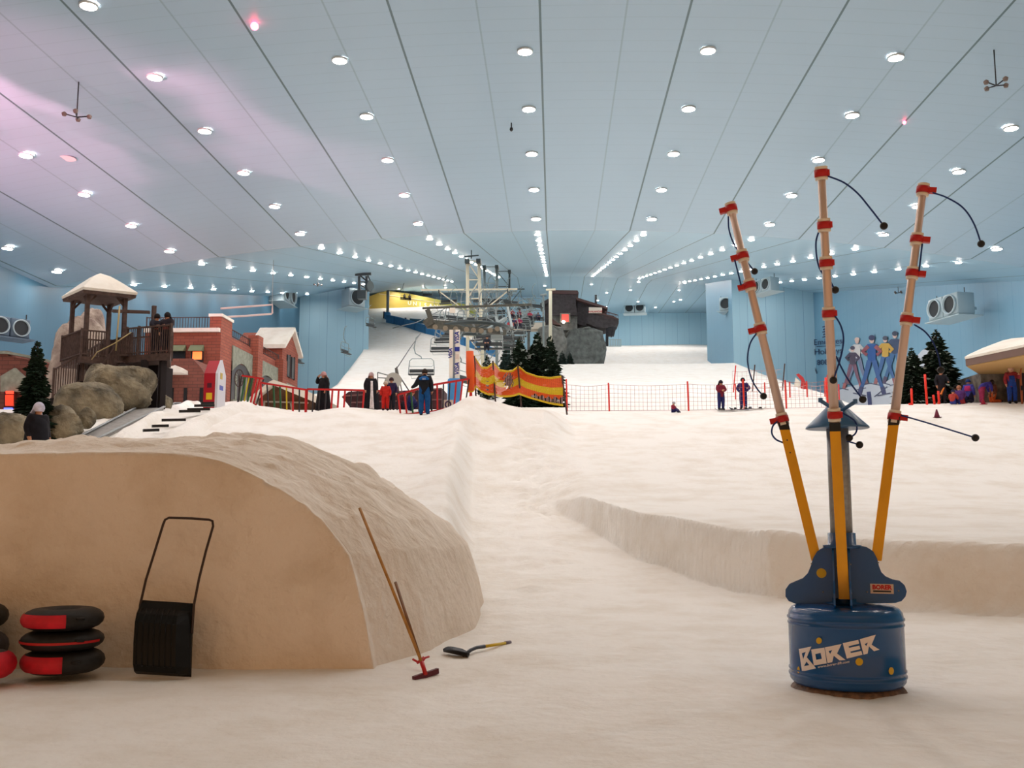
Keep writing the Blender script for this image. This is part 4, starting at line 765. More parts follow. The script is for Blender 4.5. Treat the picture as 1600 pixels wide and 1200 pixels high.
# ---- conveyor and steps up the left flank
def on_line(a, c, n): return [hit(a[0] + (c[0] - a[0]) * k / n, a[1] + (c[1] - a[1]) * k / n, 20, 60) for k in range(n + 1)]
t = thing('conveyor_belt', 'long grey conveyor belt climbing the snow beside the boulders', 'conveyor', hit(150, 690, 20, 60))
lo = on_line((118, 691), (238, 629), 14); hi = on_line((150, 692), (283, 628), 14)
b = MB(); L = [[(p[0], p[1], p[2] - .05), (q[0], q[1], q[2] - .05), (q[0], q[1], q[2] + .10), (p[0], p[1], p[2] + .10)] for p, q in zip(lo, hi)]; b.loft(L); b.obj('belt', mat('belt_grey', (150, 148, 144), .7, noise=(5, .2)), t, world=True)
for S in (lo, hi): b = MB(); b.tube([(p[0], p[1], p[2] + .14) for p in S], .05, 6); b.obj('side_rail', M_GALV, t, world=True)
def snow_ridge(label, line, w, h, seed):
    P = [hit(x, y, 20, 60) for x, y in line]; Q = []
    for a, c in zip(P, P[1:]): Q += [Vector(a).lerp(Vector(c), k / 8) for k in range(8)]
    Q.append(Vector(P[-1])); b = MB(); L = []
    for k, q in enumerate(Q):
        d = (Q[min(k + 1, len(Q) - 1)] - Q[max(k - 1, 0)]); sd = Vector((d.y, -d.x, 0)).normalized(); e = min(1, k / 3 + .15, (len(Q) - 1 - k) / 3 + .15)
        L.append([q + sd * (u * w) + Vector((0, 0, (h * e * math.exp(-(u * 1.5) ** 4) * (1 + .35 * float(vnoise(np.array([k * .5]), np.array([u * 2.0]), seed)[0])) - .12))) for u in np.linspace(-1, 1, 11)])
    b.loft(L, closed=False, cap=False); o = b.obj('snow_ridge', M_SNOW); rebase(o, P[0]); tag(o, label, None, None, 'structure')
snow_ridge('white snow ridge between the conveyor and the black edged steps', [(176, 694), (240, 657), (296, 632), (316, 629)], .5, .40, 5)
snow_ridge('white snow shoulder right of the black edged steps', [(262, 692), (310, 664), (350, 645), (392, 634)], .8, .38, 6)
snow_ridge('white snow strip between the boulders and the conveyor', [(100, 690), (160, 660), (226, 629)], .4, .22, 7)
t = thing('snow_steps', 'flight of black edged steps cut in the snow beside the conveyor', 'steps', hit(238, 686, 20, 60))
for (x0, x1, y) in ((223, 251, 684), (237, 265, 677), (252, 291, 667), (279, 312, 653), (292, 326, 650), (303, 333, 644), (314, 337, 640)):
    p, q = hit(x0, y + 2, 20, 60), hit(x1, y - 2, 20, 60); b = MB(); b.bar((p[0], p[1], p[2] + .30), (q[0], p[1] + .3, p[2] + .34), .16, .09); b.obj('step', M_BLACK, t, world=True)
# ---- brick buildings
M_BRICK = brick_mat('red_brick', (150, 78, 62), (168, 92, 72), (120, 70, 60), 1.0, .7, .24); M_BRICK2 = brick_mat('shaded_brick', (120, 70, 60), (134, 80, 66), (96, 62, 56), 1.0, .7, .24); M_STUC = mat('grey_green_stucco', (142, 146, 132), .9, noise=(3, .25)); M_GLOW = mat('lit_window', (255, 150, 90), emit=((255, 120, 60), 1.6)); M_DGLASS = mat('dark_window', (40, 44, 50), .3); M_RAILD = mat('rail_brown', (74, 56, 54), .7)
XF = -25.9; YB0, YB1 = 75.0, 92.2; zb0 = 9.2
T = thing('brick_building', 'red brick building with roof terraces and arched shop front on the left', 'building', (XF, YB0, zb0))
def bb(b, n, m, par=None): return b.obj(n, m, par or T, world=True)
def fz(y, px=290): return float(at(px, y, YB0)[2])
xl = float(at(225, 560, YB0)[0]); zt = fz(519)
b = MB(); b.box(((XF + xl) / 2, YB0 + 5, (zb0 + zt) / 2 - 1), (XF - xl, 10, zt - zb0 + 2)); bb(b, 'front_block', M_BRICK)
b = MB(); b.box(((XF + xl) / 2, YB0 - .02, zt + .12), (XF - xl, .7, .3)); bb(b, 'snowy_parapet', M_ROOFSNOW)
railing('terrace_railing', [(xl, YB0 + .2, zt + .2), (XF - .9, YB0 + .2, zt + .2)], 1.0, T, M_RAILD, .22, .08)
b = MB(); zp_ = fz(495); b.box((XF - .4, YB0 + 1.25, (zb0 + zp_) / 2 - 1), (.9, 2.6, zp_ - zb0 + 2)); bb(b, 'corner_tower', M_BRICK)
b = MB(); b.box((XF - .4, YB0 + 1.25, zp_ + .1), (1.1, 2.8, .22)); bb(b, 'snowy_cap', M_ROOFSNOW)
zs = 15.4
b = MB(); b.box((XF - 3.2, (YB0 + 2.4 + YB1) / 2, (zb0 + zs) / 2 - 1), (6, YB1 - YB0 - 2.4, zs - zb0 + 2)); bb(b, 'side_block', M_BRICK)
railing('side_terrace_railing', [(XF - .2, YB0 + 2.8, zs), (XF - .2, 83.0, zs), (XF - .2, YB1 - .3, zs)], .62, T, M_RAILD, .5, .1)
for (ya, yb) in ((77.8, 83.0), (84.5, 90.9)):
    n = 14; zc = 12.6; top = zs - .75; L0 = []; b = MB(); poly = [(ya, top), (yb, top)] + [(yb + (ya - yb) * k / n, zc + .9 * math.sin(math.pi * k / n)) for k in range(n + 1)]
    b.loft([[(XF + e, y, z) for y, z in poly] for e in (-.05, .12)], smooth=False); bb(b, 'arch_panel', M_STUC)
    b = MB(); b.box((XF + .03, (ya + yb) / 2, (zc + zb0) / 2), (.1, yb - ya, zc - zb0 + 1.6)); S_ = bb(b, 'shop_window', M_DGLASS)
    for k in range(3): b = MB(); b.box((XF + .1, ya + (yb - ya) * (k + .8) / 4, (zc + zb0) / 2 + .4), (.06, .35, zc - zb0 - 1)); bb(b, 'lit_strip', M_GLOW if ya > 86 else M_STUC, S_)
    b = MB(); b.box((XF + .02, (ya + yb) / 2, zb0 + .2), (.5, yb - ya, 1.8)); bb(b, 'shop_base', M_STUC, S_)
for yy, top in ((83.75, zs + 1.0), (91.6, zs + .1)): b = MB(); b.box((XF + .1, yy, (zb0 + top) / 2 - 1), (.9, 1.4, top - zb0 + 2)); bb(b, 'pilaster', M_BRICK)
for (x0, x1, y0, y1, lit) in ((268, 290, 540, 564, 0), (298, 318, 540, 566, 1)):
    a, c = at(x0, y1, YB0 - .1), at(x1, y0, YB0 - .1); b = MB(); b.box(((a[0] + c[0]) / 2, YB0 - .05, (a[2] + c[2]) / 2), (c[0] - a[0], .25, c[2] - a[2])); w_ = bb(b, 'window', M_DGLASS)
    b = MB(); b.loft([[(a[0] - .05, YB0 - .1, c[2] + .05), (c[0] + .05, YB0 - .1, c[2] + .05), (c[0] + .05, YB0 - .1, c[2] - .45), (a[0] - .05, YB0 - .1, c[2] - .45)], [(a[0] - .05, YB0 - .15, c[2] + .05), (c[0] + .05, YB0 - .15, c[2] + .05), (c[0] + .05, YB0 - .75, c[2] - .5), (a[0] - .05, YB0 - .75, c[2] - .5)]], smooth=False); bb(b, 'awning', mat('awning_green', (120, 128, 100), .9), w_)
    if lit: b = MB(); b.box((a[0] + .55 * (c[0] - a[0]), YB0 - .2, a[2] + .5), (.75 * (c[0] - a[0]), .06, .6)); bb(b, 'lit_pane', M_GLOW, w_)
def gz(px, y, Y): return Vector(at(px, y, Y))
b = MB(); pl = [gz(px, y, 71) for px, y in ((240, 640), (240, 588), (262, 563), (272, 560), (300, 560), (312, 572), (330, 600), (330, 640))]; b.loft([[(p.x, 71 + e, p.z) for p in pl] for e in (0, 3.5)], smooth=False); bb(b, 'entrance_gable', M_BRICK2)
b = MB(); pl = [gz(px, y, 70.4) for px, y in ((240, 584), (241, 576), (248, 573), (262, 574), (268, 576), (280, 573), (289, 578), (289, 584))]; b.loft([[(p.x, 69.6 + e, p.z) for p in pl] for e in (0, 1.6)], smooth=False); bb(b, 'snowy_canopy', M_ROOFSNOW)
for x0 in (265, 286, 311): b = MB(); a, c = at(x0, 634, 70.9), at(x0 + 6, 606, 70.9); b.box(((a[0] + c[0]) / 2, 70.97, (a[2] + c[2]) / 2), (c[0] - a[0], .15, c[2] - a[2])); bb(b, 'doorway', M_BLACK)
# gable house at the end of the building
T = thing('gable_house', 'brick gable house with snow covered roof behind the terraces', 'house', (XF, 95.4, 10))
zeav, zap = 17.0, float(at(447, 517, 95.4)[2]); x0_ = -30.6
b = MB(); pl = [(92.5, 8), (98.3, 8), (98.3, zeav), (95.4, zap - .15), (92.5, zeav)]; b.loft([[(x, y, z) for y, z in pl] for x in (x0_, XF)], smooth=False); bb(b, 'walls', M_BRICK, T)
b = MB(); pl = [(92.1, zeav - .25), (95.4, zap), (98.7, zeav - .25), (98.7, zeav + .12), (95.4, zap + .35), (92.1, zeav + .12)]; b.loft([[(x, y, z) for y, z in pl] for x in (x0_ + 1.6, XF + .4)], smooth=False); bb(b, 'snowy_roof', M_ROOFSNOW, T)
for yy in (94.5, 96.1): b = MB(); b.box((XF + .05, yy, 15.4), (.14, .9, 2.1)); w_ = bb(b, 'window', M_DGLASS, T); b = MB(); b.box((XF + .1, yy + .55, 15.4), (.12, .16, 2.3)); bb(b, 'window_frame', M_RAILD, w_)
b = MB(); b.box((XF + .08, 95.4, 12.8), (.2, 4.5, 1.7)); bb(b, 'stucco_panel', M_STUC, T)
# brick wing at the photo's left edge
T = thing('brick_shop', 'red brick shop front with glowing sign at the left photo edge', 'building', (-30, 54, 7))
pl = [gz(px, y, 54) for px, y in ((-60, 690), (-60, 548), (12, 548), (12, 556), (60, 565), (110, 578), (110, 690))]
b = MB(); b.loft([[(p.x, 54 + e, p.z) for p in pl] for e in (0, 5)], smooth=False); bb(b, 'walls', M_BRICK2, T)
b = MB(); b.loft([[gz(px, y, 53.9) + Vector((0, e, 0)) for px, y in ((-60, 552), (12, 553), (60, 562), (110, 575), (110, 571), (60, 558), (12, 549), (-60, 547))] for e in (-.1, .5)], smooth=False); bb(b, 'stone_coping', M_STUC, T)
b = MB(); b.loft([[gz(px, y, 53.8) + Vector((0, e, 0)) for px, y in ((2, 612), (2, 588), (24, 575), (40, 590), (40, 612))] for e in (-.1, .15)], smooth=False); bb(b, 'stucco_panel', M_STUC, T)
b = MB(); b.loft([[gz(px, y, 53.6) + Vector((0, e, 0)) for px, y in ((6, 660), (6, 612), (22, 612), (22, 660))] for e in (0, .3)], smooth=False); d_ = bb(b, 'display', mat('display_dark', (90, 30, 24), .5), T)
for (x0, x1, y0, y1, rgb, e) in ((9, 20, 611, 615, (255, 60, 40), 2.5), (8, 20, 617, 634, (220, 66, 40), .7), (6, 19, 637, 640, (90, 110, 255), 2.0), (5, 19, 646, 648, (150, 130, 255), 1.2)):
    b = MB(); b.loft([[gz(px, y, 53.4) + Vector((0, q, 0)) for px, y in ((x0, y1), (x0, y0), (x1, y0), (x1, y1))] for q in (0, .1)], smooth=False); bb(b, 'sign_light', mat('glow_%d_%d' % rgb[:2], rgb, emit=(rgb, e)), d_)
# small things beside the brick building
p = on(333, 46.5); X0, Yk = p[0], p[1]
T = thing('ticket_kiosk', 'red house shaped kiosk with white gable side and yellow window', 'kiosk', p)
def kz(y): return float(at(335, y, Yk)[2]) - p[2]
zt_, ze_ = kz(563), kz(585)
b = MB(); b.loft([[(x, y, z) for y, z in ((-.45, -.3), (.65, -.3), (.65, ze_), (.1, zt_), (-.45, ze_))] for x in (-.33, .22)], smooth=False); b.obj('walls', mat('kiosk_red', (176, 22, 40), .5), T)
b = MB(); b.loft([[(x, y, z) for y, z in ((-.47, -.3), (.67, -.3), (.67, ze_), (.1, zt_ + .03), (-.47, ze_))] for x in (.22, .34)], smooth=False); gs = b.obj('white_gable_side', mat('kiosk_white', (214, 214, 222), .6), T)
b = MB(); b.box((.345, .0, ze_ * .95), (.01, .3, .3)); b.obj('picture', mat('kiosk_picture', (196, 170, 90), .6), gs)
b = MB(); b.box((.345, .05, ze_ * .62), (.01, .5, .22)); b.obj('blue_lettering', mat('kiosk_blue', (90, 100, 180), .6), gs)
b = MB(); b.box((-.06, -.455, ze_ * .36), (.28, .02, .32)); b.obj('window', mat('kiosk_yellow', (226, 190, 40), .5), T)
for q in (.66, .12): b = MB(); b.box((-.06, -.455, ze_ * q), (.22, .02, .22)); b.obj('panel', mat('kiosk_dark', (90, 30, 46), .5), T)
p = on(372, 47); t = thing('spoked_wheel', 'thin dark spoked wheel standing left of the coloured fence', 'wheel', p); zc = float(at(372, 591, 47)[2]) - p[2]; rw = .42
b = MB(); b.tube([(rw * .45 * math.cos(a), .1 * math.cos(a), zc + rw * math.sin(a)) for a in [2 * math.pi * k / 20 for k in range(20)]], .025, 6, closed=True); b.obj('rim', M_RAILD, t)
b = MB()
for k in range(6): a = math.pi * k / 6; b.bar((rw * .45 * math.cos(a), .1 * math.cos(a), zc + rw * math.sin(a)), (-rw * .45 * math.cos(a), -.1 * math.cos(a), zc - rw * math.sin(a)), .018)
b.obj('spokes', M_RAILD, t); b = MB(); b.bar((0, .05, -.1), (0, .05, zc), .05); b.obj('stand', M_RAILD, t)
# snow roofed hut behind the fence
T = thing('snow_hut', 'small brown hut with thick snow on its gable roof behind the fence', 'hut', on(440, 46))
def hp(px, y, Y=45.2): return Vector(at(px, y, Y))
A_ = [hp(*q) for q in ((404, 650), (404, 622), (430, 601), (484, 624), (484, 650))]
b = MB(); b.loft([[q + Vector((0, e, 0)) for q in A_] for e in (0, 3.0)], smooth=False); bb(b, 'walls', mat('hut_brown', (104, 74, 56), .85, noise=(4, .3)), T)
S_ = [hp(*q) for q in ((396, 630), (430, 603), (500, 632), (506, 624), (482, 612), (432, 595.5), (426, 598), (392, 625))]
b = MB(); b.loft([[q + Vector((0, e, 0)) for q in S_] for e in (-.5, 3.3)], smooth=False); bb(b, 'snowy_roof', M_ROOFSNOW, T)
b = MB(); b.bar(hp(412, 627.5, 45.1), hp(482, 629.5, 45.1), .07); b.bar(hp(454, 628, 45.1), hp(458, 650, 45.1), .07); b.bar(hp(413, 627, 45.1), hp(412, 650, 45.1), .07); bb(b, 'window_trim', mat('trim_pale', (170, 160, 146), .8), T)
# ---- coloured barrier fence
FCOL = {'r': mat('fence_red', (196, 36, 40), .5), 'g': mat('fence_green', (40, 92, 56), .5), 'y': mat('fence_yellow', (204, 180, 40), .5), 'k': mat('fence_dark', (46, 42, 48), .5)}
FCOL['r'].node_tree.nodes['Principled BSDF'].inputs['Roughness'].default_value = .5
def barrier(label, tl, tr, bl, br, Y, cols, dY=0.0):
    P = lambda q, k: Vector(at(q[0], q[1], Y + dY * k)); a, c, d, e = P(tl, 0), P(tr, 1), P(bl, 0), P(br, 1); t = thing('fence_panel', label, 'fence', tuple(d), group='coloured barrier fence')
    b = MB(); b.bar(a, c, .075, .075); b.obj('top_rail', FCOL['r'], t, world=True); b = MB(); b.bar(d, e, .065, .065); b.obj('bottom_rail', FCOL['r'], t, world=True)
    for k, ch in enumerate(cols): q = k / (len(cols) - 1); b = MB(); b.bar(d.lerp(e, q), a.lerp(c, q), .05 if ch in 'ky' else .065); b.obj('bar', FCOL[ch], t, world=True)
barrier('tall coloured fence panel next to the spoked wheel, leftmost of the fence', (378, 587), (412, 592), (371, 631), (401, 632), 42.2, 'kgygrrk')
barrier('fence panel in front of the snow roofed hut, second from the left', (407, 598), (478, 609), (410, 637), (477, 649), 40.2, 'rkggyrkr')
barrier('fence panel at the person in the long black coat, third from the left', (480, 608), (569, 610), (478, 649), (566, 647), 40.3, 'rkkkrrrkkr')
barrier('fence panel behind the child in red', (569, 611), (622, 610), (568, 646), (620, 648), 43.5, 'rkkrkk')
barrier('fence panel behind the person in black and blue jacket', (622, 617), (672, 602), (626, 648), (674, 643), 40.0, 'rrgkrk')
barrier('fence panel ending at the orange net, rightmost of the fence', (673, 602), (733, 592), (675, 643), (727, 632), 40.0, 'krkkrrk')
t = thing('round_sign', 'small white square board with a dark ring on the fence by the blue pad', 'sign', tuple(at(700, 640, 40.4))); b = MB(); b.box(at(700, 632, 40.45), (.42, .03, .38)); b.obj('board', M_WHITE, t, world=True)
b = MB(); cc = Vector(at(700, 632, 40.41)); b.tube([cc + Vector((.11 * math.cos(a), 0, .13 * math.sin(a))) for a in [2 * math.pi * k / 16 for k in range(16)]], .03, 6, closed=True); b.obj('ring', mat('ring_purple', (62, 40, 92), .5), t, world=True)
# dark boarded platform and machine behind the fence
T = thing('platform', 'low dark maroon boarded platform behind the people at the lift', 'platform', on(590, 47))
b = MB(); pl = [at(px, y, 47) for px, y in ((534, 620), (545, 612), (580, 610), (640, 611), (690, 606), (690, 650), (560, 650), (545, 634))]; b.loft([[(q[0], q[1] + e, q[2]) for q in pl] for e in (0, 2.5)], smooth=False); bb(b, 'boards', mat('maroon_boards', (72, 44, 50), .8, noise=(3, .3)), T)
b = MB(); b.bar(at(536, 619, 46.9), at(690, 607, 46.9), .1, .06); b.bar(at(548, 629, 46.9), at(690, 624, 46.9), .06, .06); bb(b, 'edge_boards', mat('edge_boards', (120, 84, 84), .8), T)
T = thing('cable_drum', 'pale round cable drum in a grey metal frame beside the lift', 'drum', on(613, 52))
b = MB(); cd = Vector(at(614, 596, 52)); b.lathe([(.42, -.25), (.42, -.2), (.3, -.18), (.3, .18), (.42, .2), (.42, .25)], cd, 24, rot=(R(80), 0, R(20))); bb(b, 'drum', mat('drum_pale', (176, 174, 166), .6), T)
b = MB()
for q in ((590, 582, 590, 612), (590, 582, 627, 592), (590, 590, 620, 592), (620, 573, 616, 612), (620, 573, 628, 612), (626, 590, 640, 612), (590, 612, 640, 612), (618, 592, 630, 596), (630, 597, 640, 612)): b.bar(at(q[0], q[1], 52), at(q[2], q[3], 52), .055)
bb(b, 'frame', M_GALV, T)
b = MB(); b.bar(at(619, 575, 52), at(622, 612, 52), .13); bb(b, 'lever_post', M_STEEL, T)
b = MB(); b.tube([at(621, 574, 52), at(640, 545, 53), at(657, 521, 54)], .025, 6); bb(b, 'stay_cable', M_STEEL, T)
# ---- orange and yellow safety net
M_NO = mat('net_orange', (232, 92, 26), .6); M_NY = mat('net_yellow', (226, 192, 30), .6); M_NR = mat('pole_red', (226, 52, 40), .5); M_PINK = mat('net_pink', (226, 184, 182), .7)
T = thing('safety_net', 'sagging orange and yellow safety net at the top of the snow ridge', 'net', on(800, 40.6))
UT = [(729, 550), (738, 552), (743, 560), (752, 574), (762, 574), (771, 566), (781, 578), (793, 580), (801, 579), (810, 572), (822, 582), (840, 588), (860, 590), (879, 587.5)]; UB = [(731, 612), (739, 612), (744, 604), (752, 612), (763, 617), (771, 617), (782, 620), (793, 620), (802, 619), (811, 616), (822, 620), (842, 626), (860, 631), (880, 634)]
def netp(u, v):
    k = min(int(u * 13), 12); q = u * 13 - k; a = [UT[k][j] * (1 - q) + UT[k + 1][j] * q for j in (0, 1)]; c = [UB[k][j] * (1 - q) + UB[k + 1][j] * q for j in (0, 1)]
    return Vector(at(a[0] * (1 - v) + c[0] * v, a[1] * (1 - v) + c[1] * v, 40.5 + .15 * math.sin(u * 20) * (1 - v) + .12 * math.sin(u * 9 + v * 4)))
def torn(u, v): return (((u - .56) / .06) ** 2 + ((v - .38) / .30) ** 2 < 1 + .5 * math.sin(u * 190 + v * 30)) or (u > .80 and v > .74 + .3 * (1 - u) + .05 * math.sin(u * 150) and v < .93) or (abs(u - .30) < .02 and .5 < v < .9 and math.sin(v * 40) > .3)
bands = {'o': MB(), 'y': MB()}; thin = MB(); NU, NV = 170, 34
def colr(v): return 'y' if v < .05 or .37 < v < .66 or v > .94 else 'o'
for j in range(NV):
    v = (j + .5) / NV; hv = .32 / NV
    for i_ in range(NU):
        u0, u1 = i_ / NU, (i_ + 1) / NU
        if torn((u0 + u1) / 2, v): continue
        bands[colr(v)].add([netp(u0, v - hv), netp(u1, v - hv), netp(u1, v + hv), netp(u0, v + hv)], [(0, 1, 2, 3)])
for i_ in range(NU):
    u = (i_ + .5) / NU; hu = .30 / NU
    for j in range(NV):
        v0, v1 = j / NV, (j + 1) / NV; vm = (v0 + v1) / 2
        if torn(u, vm):
            if i_ % 4 < 3: thin.add([netp(u - hu * .6, v0), netp(u + hu * .6, v0), netp(u + hu * .6, v1), netp(u - hu * .6, v1)], [(0, 1, 2, 3)])
            continue
        bands[colr(vm)].add([netp(u - hu, v0), netp(u + hu, v0), netp(u + hu, v1), netp(u - hu, v1)], [(0, 1, 2, 3)])
bb(bands['o'], 'orange_mesh', M_NO, T); bb(bands['y'], 'yellow_mesh', M_NY, T); tag(bb(thin, 'worn_mesh', M_PINK, T), None, None, None, 'stuff')
for edge in (0, 1): b = MB(); b.tube([netp(k / 60 * .9999, edge) for k in range(61)], .025, 5); bb(b, 'edge_cord', M_NY, T)
for (x0, y0, x1, y1, m) in ((738, 552, 734, 632, M_NR), (741, 556, 744, 630, M_RAILD), (770, 564, 775, 640, M_RAILD), (809, 570, 815, 640, M_RAILD), (878, 586, 886, 648, M_RAILD), (736, 560, 737, 636, M_NR)): b = MB(); b.bar(at(x0, y0, 40.5), at(x1, y1, 40.6), .05); bb(b, 'pole', m, T)
b = MB(); b.tube([at(734, 549, 40.3), at(735, 580, 40.3), at(736, 610, 40.3)], [.16, .19, .13], 10); bb(b, 'rolled_net_end', M_NO, T)
# ---- long net fence on the right
def lattice(t, P, top, bot, name, m, cell, r, Y):
    b = MB(); total = sum((Vector(c) - Vector(a)).length for a, c in zip(P, P[1:]))
    for (a, c) in zip(P, P[1:]):
        a, c = Vector(a), Vector(c); n = max(1, int((c - a).length / cell))
        for k in range(n): q = a.lerp(c, k / n); sag = .08 * math.sin(math.pi * k / n); b.bar(q + Vector((0, 0, bot)), q + Vector((0, 0, top - sag)), r)
        nz = int((top - bot) / cell)
        for j in range(nz + 1):
            z = bot + (top - bot) * j / nz; K = 8
            for k in range(K): s0, s1 = .08 * math.sin(math.pi * k / K) * j / nz, .08 * math.sin(math.pi * (k + 1) / K) * j / nz; b.bar(a.lerp(c, k / K) + Vector((0, 0, z - s0)), a.lerp(c, (k + 1) / K) + Vector((0, 0, z - s1)), r * (1.6 if j in (0, nz) else 1))
    return b.obj(name, m, t, world=True)
M_NETG = mat('net_grey_pink', (176, 132, 130), .8)
px_ = (887, 953, 1077, 1164, 1230, 1297); P = [on(x, 48.6) for x in px_]; T = thing('net_fence', 'long thin net fence on red poles along the top of the right slope', 'net', P[0])
lattice(T, P, 1.32, .03, 'net', M_NETG, .2, .010, 48)
for q, hh in zip(P, (1.6, 1.4, 1.45, 1.5, 1.4, 1.6)): b = MB(); b.bar((q[0] - .03, q[1], q[2] - .2), (q[0] - .06, q[1], q[2] + hh), .07); bb(b, 'pole', M_NR, T)
P = [on(x, 62) for x in (1150, 1196, 1214, 1235, 1262, 1290, 1312)]; T = thing('low_net_fence', 'low pinkish net on short red stakes behind the long net fence', 'net', P[0]); lattice(T, P, .75, .03, 'net', M_PINK, .22, .012, 62)
for q in P: b = MB(); b.bar((q[0], q[1], q[2] - .2), (q[0], q[1], q[2] + 1.0), .06); bb(b, 'stake', M_NR, T)
P = [on(x, 70) for x in (1146, 1176, 1223)]; T = thing('upper_net_fence', 'short net with grey poles above the two standing people', 'net', P[0]); lattice(T, [(q[0], q[1], q[2]) for q in P], 1.5, .2, 'net', M_PINK, .3, .014, 70)
for q in P: b = MB(); b.bar((q[0], q[1], q[2] - .2), (q[0] + .25, q[1], q[2] + 1.9), .07); bb(b, 'pole', M_NR if q is P[0] else M_RAILD, T)
POLES = [(1290, 590, 1294, 640, 'first red pole left of the front carousel arm, leftmost of three'), (1294, 590, 1300, 640, 'tilted red pole close behind the carousel post, middle of three'), (1299, 604, 1301, 640, 'red pole nearest the carousel post, right of three'), (1424, 607, 1425.5, 638, 'short red pole left of the tall one in front of the fir trees'), (1445, 585, 1449, 637, 'tall red pole in front of the fir trees'), (1458, 617, 1461, 637, 'short slanted red pole right of the tall one'), (1466, 611, 1468, 634, 'short red pole beside the person with orange cap'), (1421, 630, 1422, 638, 'tiny red stub at the foot of the left fir tree')]
for x0, y0, x1, y1, lab in POLES:
    q = on(x1, 49.2); t_ = at(x0, y0, 49.2); b = MB(); b.tube([(q[0], q[1], q[2] - .15), (q[0] * .5 + t_[0] * .5, q[1], (q[2] + t_[2]) / 2), (t_[0], q[1], t_[2])], .055, 8); o = b.obj('slalom_pole', mat('pole_bright_red', (246, 52, 34), .5)); rebase(o, q); tag(o, lab, 'pole', 'red slalom poles')
q = hit(1464, 652.5, 30); t = thing('traffic_cone', 'small maroon cone alone on the right slope', 'cone', q); b = MB(); b.lathe([(.12, .02), (.03, .34), (.02, .36)], n=14); b.obj('body', mat('cone_maroon', (120, 40, 66), .5), t); b = MB(); b.box((0, 0, .012), (.3, .3, .025)); b.obj('base', mat('cone_maroon', (120, 40, 66)), t)
q = on(1537, 47.6); t = thing('traffic_cone', 'small red cone in front of the bending person by the hut', 'cone', q); b = MB(); b.lathe([(.11, .02), (.03, .24), (.02, .26)], n=14); b.obj('body', mat('cone_red', (176, 36, 70), .5), t); b = MB(); b.box((0, 0, .012), (.28, .28, .025)); b.obj('base', mat('cone_red', (176, 36, 70)), t)
q = on(1254, 88); t = thing('trail_board', 'small red and white curved board standing on the far slope by the blue wall', 'sign', q); b = MB(); b.loft([[(x, e, z) for x, z in ((-.2, -.5), (.35, -.5), (.4, .4), (.15, 1.0), (-.25, 1.35), (-.45, 1.25), (0, .7))] for e in (-.06, .06)], smooth=False); b.obj('red_board', mat('board_red', (190, 50, 52), .5), t); b = MB(); b.loft([[(x, e, z) for x, z in ((-.8, -.4), (-.25, -.4), (-.1, .6), (-.5, 1.0))] for e in (-.05, .05)], smooth=False); b.obj('white_panel', M_WHITE, t)
# ---- fir trees
fir('tall dark fir tree at the right beside the hut, the higher of two', 1428, 1510, 514, 52, n=3600, frost=.10, seed=11)
fir('shorter dark fir tree left of the tall one at the right', 1396, 1462, 543, 51.5, n=3000, frost=.10, seed=12)
fir('big dark fir tree behind the orange net, left of three joined crowns', 782, 842, 525, 57, n=3000, frost=.05, seed=13)
fir('big dark fir tree behind the orange net, tallest of three joined crowns', 808, 872, 518, 59.5, n=3000, frost=.05, seed=14)
fir('big dark fir tree behind the orange net, right of three joined crowns', 832, 888, 524, 57.5, n=3000, frost=.05, seed=19)
fir('small snowy fir tree behind the left end of the orange net', 744, 778, 551, 66, n=1200, frost=.3, seed=15)
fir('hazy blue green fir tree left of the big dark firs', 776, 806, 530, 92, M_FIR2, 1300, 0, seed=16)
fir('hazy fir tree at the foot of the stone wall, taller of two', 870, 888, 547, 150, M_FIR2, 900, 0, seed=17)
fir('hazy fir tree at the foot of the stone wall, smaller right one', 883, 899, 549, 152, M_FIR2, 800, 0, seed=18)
# ---- snow roofed hut on the right
M_EAVE = mat('eave_brown', (122, 100, 92), .8); M_SOFF = mat('soffit_tan', (196, 158, 100), .7); M_STONEW = mat('stone_wall', (104, 98, 92), .9, noise=(2.5, .5, (150, 142, 130)), bump=(6, .6))
T = thing('warming_hut', 'hut with thick snowy roof and stone wall at the right photo edge', 'hut', on(1570, 50))
c0_ = Vector(at(1509, 571, 47)); e1 = Vector(at(1640, 540, 45.5)); e1.z = c0_.z; e0 = Vector((c0_.x + 5.0, 55, c0_.z)); e2 = Vector((e1.x + 3, 55.5, c0_.z)); E1 = atz(1660, 541, c0_.z); e1 = Vector((E1.x, E1.y, c0_.z)); ap0 = (c0_ + e1 + e0 + e2) / 4
def roofl(s_, z): return [ap0 + (c - ap0) * s_ + Vector((0, 0, z)) for c in (c0_, e1, e2, e0)]
b = MB(); b.loft([roofl(1.0, -.02), roofl(1.0, .30)], smooth=False); bb(b, 'fascia', M_EAVE, T)
b = MB(); b.loft([roofl(.97, -.06), roofl(.97, -.01)], smooth=False); bb(b, 'soffit', M_SOFF, T)
b = MB(); b.loft([roofl(1.01, .29), roofl(1.015, .40), roofl(.92, .56), roofl(.6, 1.0), roofl(.1, 1.6)], smooth=False); bb(b, 'snowy_roof', M_ROOFSNOW, T)
w0 = on(1541, 49.3); zg_ = w0[2]
b = MB(); b.box((w0[0] + 4, w0[1] + 2.4, (zg_ + c0_.z) / 2 - .3), (8, 4, c0_.z - zg_ + .6)); bb(b, 'stone_walls', M_STONEW, T)
b = MB(); b.box((w0[0] + 1.6, w0[1] + .06, zg_ + .9), (.9, .16, 2.2)); bb(b, 'dark_doorway', mat('doorway_dark', (52, 40, 40), .8), T)
